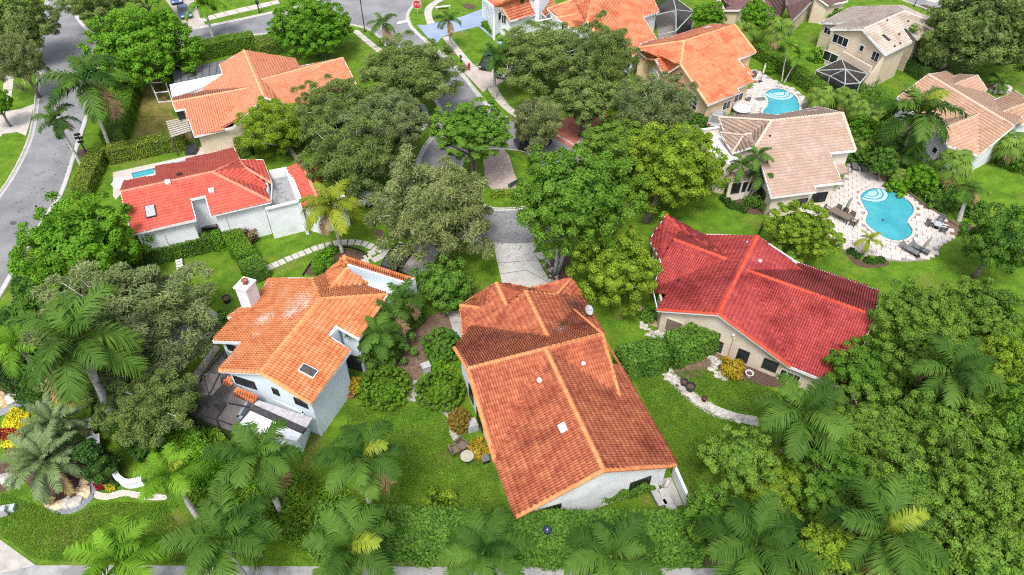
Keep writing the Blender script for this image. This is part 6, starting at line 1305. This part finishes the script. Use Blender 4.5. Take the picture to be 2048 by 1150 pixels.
def along(pts, n, w): 
    q = smooth([(x,y) for x,y in pts], 8, False); out = []
    for i in range(n): t = rand(0,1)*(len(q)-1.01); k = int(t); a = q[k]*(1-t+k)+q[k+1]*(t-k); out.append((a[0]+rand(-w,w), a[1]+rand(-w,w)))
    return out
sb = [(1328,742),(1350,764),(1372,783),(1400,805),(1440,826),(1480,838),(1512,843)]
sheet('gravel_strip', [(1320,738),(1336,734),(1362,758),(1400,795),(1440,815),(1480,828),(1514,834),(1512,850),(1475,845),(1435,836),(1395,816),(1355,782)], .024, mat('white_gravel', (.28,.27,.25), (.52,.50,.47)), 3)
t = thing('stone_border', P(1410,805), 'curved border of pale rocks across the lawn of the crimson roof house', 'stone border'); rocks(t, [(x,y,rand(.16,.34)) for x,y in along(sb, 110, 6)], rock)
t = thing('stone_border', P(1290,640), 'pale rocks edging the front path of the crimson roof house', 'stone border'); rocks(t, [(x,y,rand(.14,.28)) for x,y in along([(1285,648),(1300,664),(1322,672),(1345,684)], 40, 7)], rock)
t = thing('stone_border', P(1432,735), 'pale rocks beside the yellow croton bush at the beige wall', 'stone border'); rocks(t, [(x,y,rand(.15,.35)) for x,y in along([(1418,718),(1432,735),(1445,752)], 26, 9)], rock)
t = thing('stone_border', P(900,880), 'thin stone edging along the lawn left of the central house', 'stone border'); rocks(t, [(x,y,rand(.10,.2)) for x,y in along([(800,806),(830,800),(870,812),(900,822),(898,850),(910,872),(918,888)], 46, 2)], mat('grey_rock',(.26,.25,.24),(.42,.41,.40),objrand=.3))
t = thing('stone_border', P(1990,160), 'pale rock ring around the small palm on the far lawn', 'stone border'); rocks(t, [(2000+20*math.cos(i*.5), 178+8*math.sin(i*.5), .4) for i in range(13)], rock)
t = thing('stone_border', P(1935,95), 'pale rock ring under the large top right oak', 'stone border'); rocks(t, [(1942+18*math.cos(i*.5), 98+7*math.sin(i*.5), .45) for i in range(13)], rock)
t = thing('stone_border', P(1095,555), 'dark pebbles beside the concrete driveway', 'stone border'); rocks(t, [(x,y,rand(.1,.22)) for x,y in along([(1090,520),(1105,545),(1118,565)], 60, 12)], mat('grey_rock',(.26,.25,.24),(.42,.41,.40),objrand=.3))
for i, (x, y, s) in enumerate(((164,944,.62),(172,960,.55),(167,984,.6),(150,1004,.55),(133,1006,.5),(118,1010,.5),(100,1003,.42),(18,960,.7),(5,810,.6),(22,800,.6),(35,792,.5),(0,795,.5))):
    p = P(x, y); t = thing('boulder', p, ['long tan boulder on the mulch beside the cypress','second tan boulder below the long one','yellowish boulder at the right rim of the pebble ring','white boulder at the lower right rim of the pebble ring','pale boulder at the lowest rim of the pebble ring','tan boulder left of the lowest one','small tan boulder at the left of the pebble ring','white boulder alone in the bed at the left edge','tan boulder in the upper left bed, lowest one','pale boulder in the upper left bed, middle one','pale boulder in the upper left bed, right one','tan boulder in the upper left bed at the picture edge'][i], 'boulder', 'boulders of the left garden')
    o = bpy.data.objects.new('stone', RM[i % 6]); col.objects.link(o); o.parent = t
    if not o.data.materials: o.data.materials.append(rock)
    o.material_slots[0].link = 'OBJECT'; o.material_slots[0].material = tanrock if i not in (3,4,7,9) else rock; o.location = (0,0,-.05); o.scale = (s*1.15, s*.85, s*.7); o.rotation_euler = (0,0,i*1.3)
pebg = mat('grey_pebbles', (.13,.14,.16), (.32,.34,.37), scale=16, rough=.9, bump=1, bscale=18, detail=9); pebw = mat('white_pebbles', (.40,.37,.33), (.66,.62,.57), scale=16, rough=.9, bump=1, bscale=18, detail=9)
sheet('pebble_ring', [(84,985),(86,1008),(108,1026),(140,1028),(172,1012),(190,990),(194,955),(190,925),(182,925),(184,955),(178,985),(160,1003),(135,1012),(108,1010),(96,996),(96,985)], .032, pebg, 3)
sheet('pebble_ring', [(-20,822),(10,815),(38,800),(60,805),(38,815),(12,828),(-20,838)], .032, pebg, 3)
sheet('pebble_border', [(188,982),(215,988),(245,980),(285,986),(330,990),(330,1000),(288,1000),(250,992),(215,1000),(190,996)], .032, pebw, 3)
def pebbles(name, label, band, n, s, m):
    poly = gp(band); x = np.array([p[0] for p in poly]); y = np.array([p[1] for p in poly]); X = rand(x.min(),x.max(),n*6); Y = rand(y.min(),y.max(),n*6); ok = inpoly(X,Y,poly); X,Y = X[ok][:n],Y[ok][:n]; n = len(X); mb = MB()
    for i in range(n):
        r = s*rand(.6,1.2); a = rand(0,3); V = [(X[i]+r*math.cos(a+k*1.2566), Y[i]+r*.75*math.sin(a+k*1.2566), .03) for k in range(5)] + [(X[i],Y[i],.03+r*.8)]; mb.add(V, (), [(k,(k+1)%5,5) for k in range(5)])
    tag(mb.build(name, m, None), label, 'pebbles', None, 'stuff')
pebbles('pebbles', 'grey pebbles in the ring around the boulder bed', [(84,985),(86,1008),(108,1026),(140,1028),(172,1012),(190,990),(194,955),(190,925),(182,925),(184,955),(178,985),(160,1003),(135,1012),(108,1010),(96,996)], 900, .07, pebg)
pebbles('pebbles', 'white pebbles in the curved border at lower left', [(188,982),(215,988),(245,980),(285,986),(330,990),(330,1000),(288,1000),(250,992),(215,1000),(190,996)], 700, .07, pebw)
# brick pillars and the low curved wall
brick = mat('red_brick', (.22,.085,.055), (.34,.15,.10), scale=5, rough=.95, bump=.4)
for i, (x, y) in enumerate(((184,868),(200,900),(228,944))):
    p = P(x, y); t = thing('brick_pillar', p, ['brick pillar with stained white cap, farthest one','brick pillar with grey marble cap, middle one','brick pillar with clean white cap, nearest one'][i], 'pillar', 'brick pillars at lower left'); a = .45
    for c_ in range(9): MB().box(p+A3(0,0,c_*.135),.62+.012*(c_%2),.62+.012*(c_%2),.125,a).build('brick_course', brick, t)
    MB().box(p+A3(0,0,1.215),.92,.92,.12,a).build('cap', trim if i != 1 else greym, t)
for a_, b_, i in (((188,874),(197,892),0),((204,908),(224,934),1)):
    p0, p1 = P(*a_), P(*b_); t = thing('low_wall', (p0+p1)/2, ['low pale wall between the two upper brick pillars','low wall between the two lower brick pillars'][i], 'wall'); MB().bar(p0+A3(0,0,.35), p1+A3(0,0,.35), .3,.7).build('wall', white, t); MB().bar(p0+A3(0,0,.74), p1+A3(0,0,.74), .4,.08).build('coping', trim, t)
q = smooth(gp([(236,952),(244,966),(262,974),(290,968)]), 5, False); t = thing('low_wall', q[8], 'low curved white wall right of the nearest brick pillar', 'wall'); mb = MB(); m2 = MB()
for i in range(len(q)-1): mb.bar(q[i]+A3(0,0,.35), q[i+1]+A3(0,0,.35), .3,.7); m2.bar(q[i]+A3(0,0,.74), q[i+1]+A3(0,0,.74), .42,.08)
mb.build('wall', white, t); m2.build('coping', trim, t)
# white low wall and slab at the right front corner of the central house
t = thing('low_wall', P(1355,985), 'white low wall at the right front corner of the central house', 'wall'); a_, b_ = P(1345,950), P(1372,1012); MB().bar(a_+A3(0,0,.6), b_+A3(0,0,.6), .22,1.2).build('wall', white, t)
sheet('side_path', [(1316,960),(1342,955),(1366,1010),(1345,1014)], .04, concrete, 0, -.05)
t = thing('wall_box', P(-2,1028), 'pale green service box cut by the left edge', 'box'); MB().box(P(8,1028),.7,.5,.7,.3).build('casing', greym, t); MB().box(P(20,1020),.8,.5,.35,.2).build('lid', mat('pale_green_box',(.35,.48,.42),(.42,.55,.49)), t)
# pool fence posts behind the large pool
t = thing('garden_edging', P(1830,390), 'timber edging behind the large pool patio', 'edging'); ed = smooth(gp([(1738,335),(1790,365),(1840,405),(1890,438),(1912,452)]), 4, False)
for i in range(len(ed)-1): MB().bar(ed[i]+A3(0,0,.12), ed[i+1]+A3(0,0,.12), .1,.25).build('board', mat('edging_timber',(.12,.085,.06),(.2,.15,.11)), t)
# black slatted gate left of the lime tree by the crimson house
t = thing('metal_fence', P(1525,440), 'thin dark metal fence between the crimson roof and the lime tree', 'fence'); a_, b_ = P(1514,478), P(1545,415)
for i in range(9): q = a_+(b_-a_)*(i/8); MB().bar(q, q+A3(0,0,1.3), .06).build('post', darkm, t)
for z_ in (.3,1.2): MB().bar(a_+A3(0,0,z_), b_+A3(0,0,z_), .05).build('rail', darkm, t)
# black edging around the mulch bed
t = thing('garden_edging', P(640,520), 'black curved edging round the bed above the garage roof', 'edging'); ed = smooth(gp([(606,552),(628,520),(650,503),(690,495),(724,504),(736,516)]), 4, False)
for i in range(len(ed)-1): MB().bar(ed[i]+A3(0,0,.1), ed[i+1]+A3(0,0,.1), .1,.22).build('board', darkm, t)
# ------------------------------------------------------------------ the person on the left road
def person(label, x, y, face):
    p = P(x, y, .014); t = thing('person', p, label, 'person'); f = Fr(p, face)
    J = [(0,0,.98,.13,.10),(0,0,1.15,.14,.10),(0,0,1.38,.17,.10),(0,0,1.5,.06,.06),(0,0,1.56,.055,.055),(.02,0,1.62,.085,.10),(.02,0,1.72,.08,.095),(.0,0,1.78,.04,.05),
         (0,.10,.9,.09,.09),(.12,.10,.5,.065,.065),(.06,.10,.09,.045,.045),(.2,.11,.04,.04,.035),(0,-.10,.9,.09,.09),(-.08,-.10,.5,.065,.065),(-.26,-.10,.12,.045,.045),(-.13,-.11,.04,.04,.035),
         (0,.2,1.4,.06,.06),(-.06,.25,1.14,.045,.045),(.06,.25,.92,.035,.035),(.1,.25,.84,.035,.02),(0,-.2,1.4,.06,.06),(.05,-.25,1.14,.045,.045),(.2,-.25,.96,.035,.035),(.25,-.25,.89,.035,.02)]
    E = [(0,1),(1,2),(2,3),(3,4),(4,5),(5,6),(6,7),(0,8),(8,9),(9,10),(10,11),(0,12),(12,13),(13,14),(14,15),(2,16),(16,17),(17,18),(18,19),(2,20),(20,21),(21,22),(22,23)]
    me = bpy.data.meshes.new('body'); me.from_pydata([tuple(f(a,b,c_)-p) for a,b,c_,_,_ in J], E, []); o = bpy.data.objects.new('body', me); col.objects.link(o); bpy.context.view_layer.objects.active = o
    md = o.modifiers.new('skin', 'SKIN'); 
    for i, (_,_,_,rx_,ry_) in enumerate(J): me.skin_vertices[0].data[i].radius = (rx_, ry_); me.skin_vertices[0].data[i].use_root = (i == 0)
    o.modifiers.new('sub', 'SUBSURF').levels = 1; dg = bpy.context.evaluated_depsgraph_get(); m2 = bpy.data.meshes.new_from_object(o.evaluated_get(dg)); bpy.data.objects.remove(o)
    m2.materials.clear()
    for m in (mat('skin_tone',(.42,.25,.17),(.5,.31,.22)), mat('orange_shirt',(.62,.24,.02),(.72,.32,.03)), mat('dark_shorts',(.02,.025,.035),(.035,.04,.05))): m2.materials.append(m)
    for pg_ in m2.polygons:
        z = pg_.center[2]; pg_.material_index = 1 if 1.0 < z < 1.5 and True else (2 if .45 < z <= 1.0 and abs((A3(*pg_.center)@A3(-math.sin(face),math.cos(face),0))) < .2 else 0); pg_.use_smooth = True
    b = bpy.data.objects.new('body', m2); col.objects.link(b); b.parent = t
    MB().lathe(p+A3(0,0,1.66), [(.105,0),(.11,.05),(.09,.12),(.03,.155)], 12).build('hair', mat('dark_hair',(.012,.01,.008),(.02,.016,.013)), t, True)
person('person in an orange shirt and dark shorts walking at the edge of the left road', 87,438, -1.9)
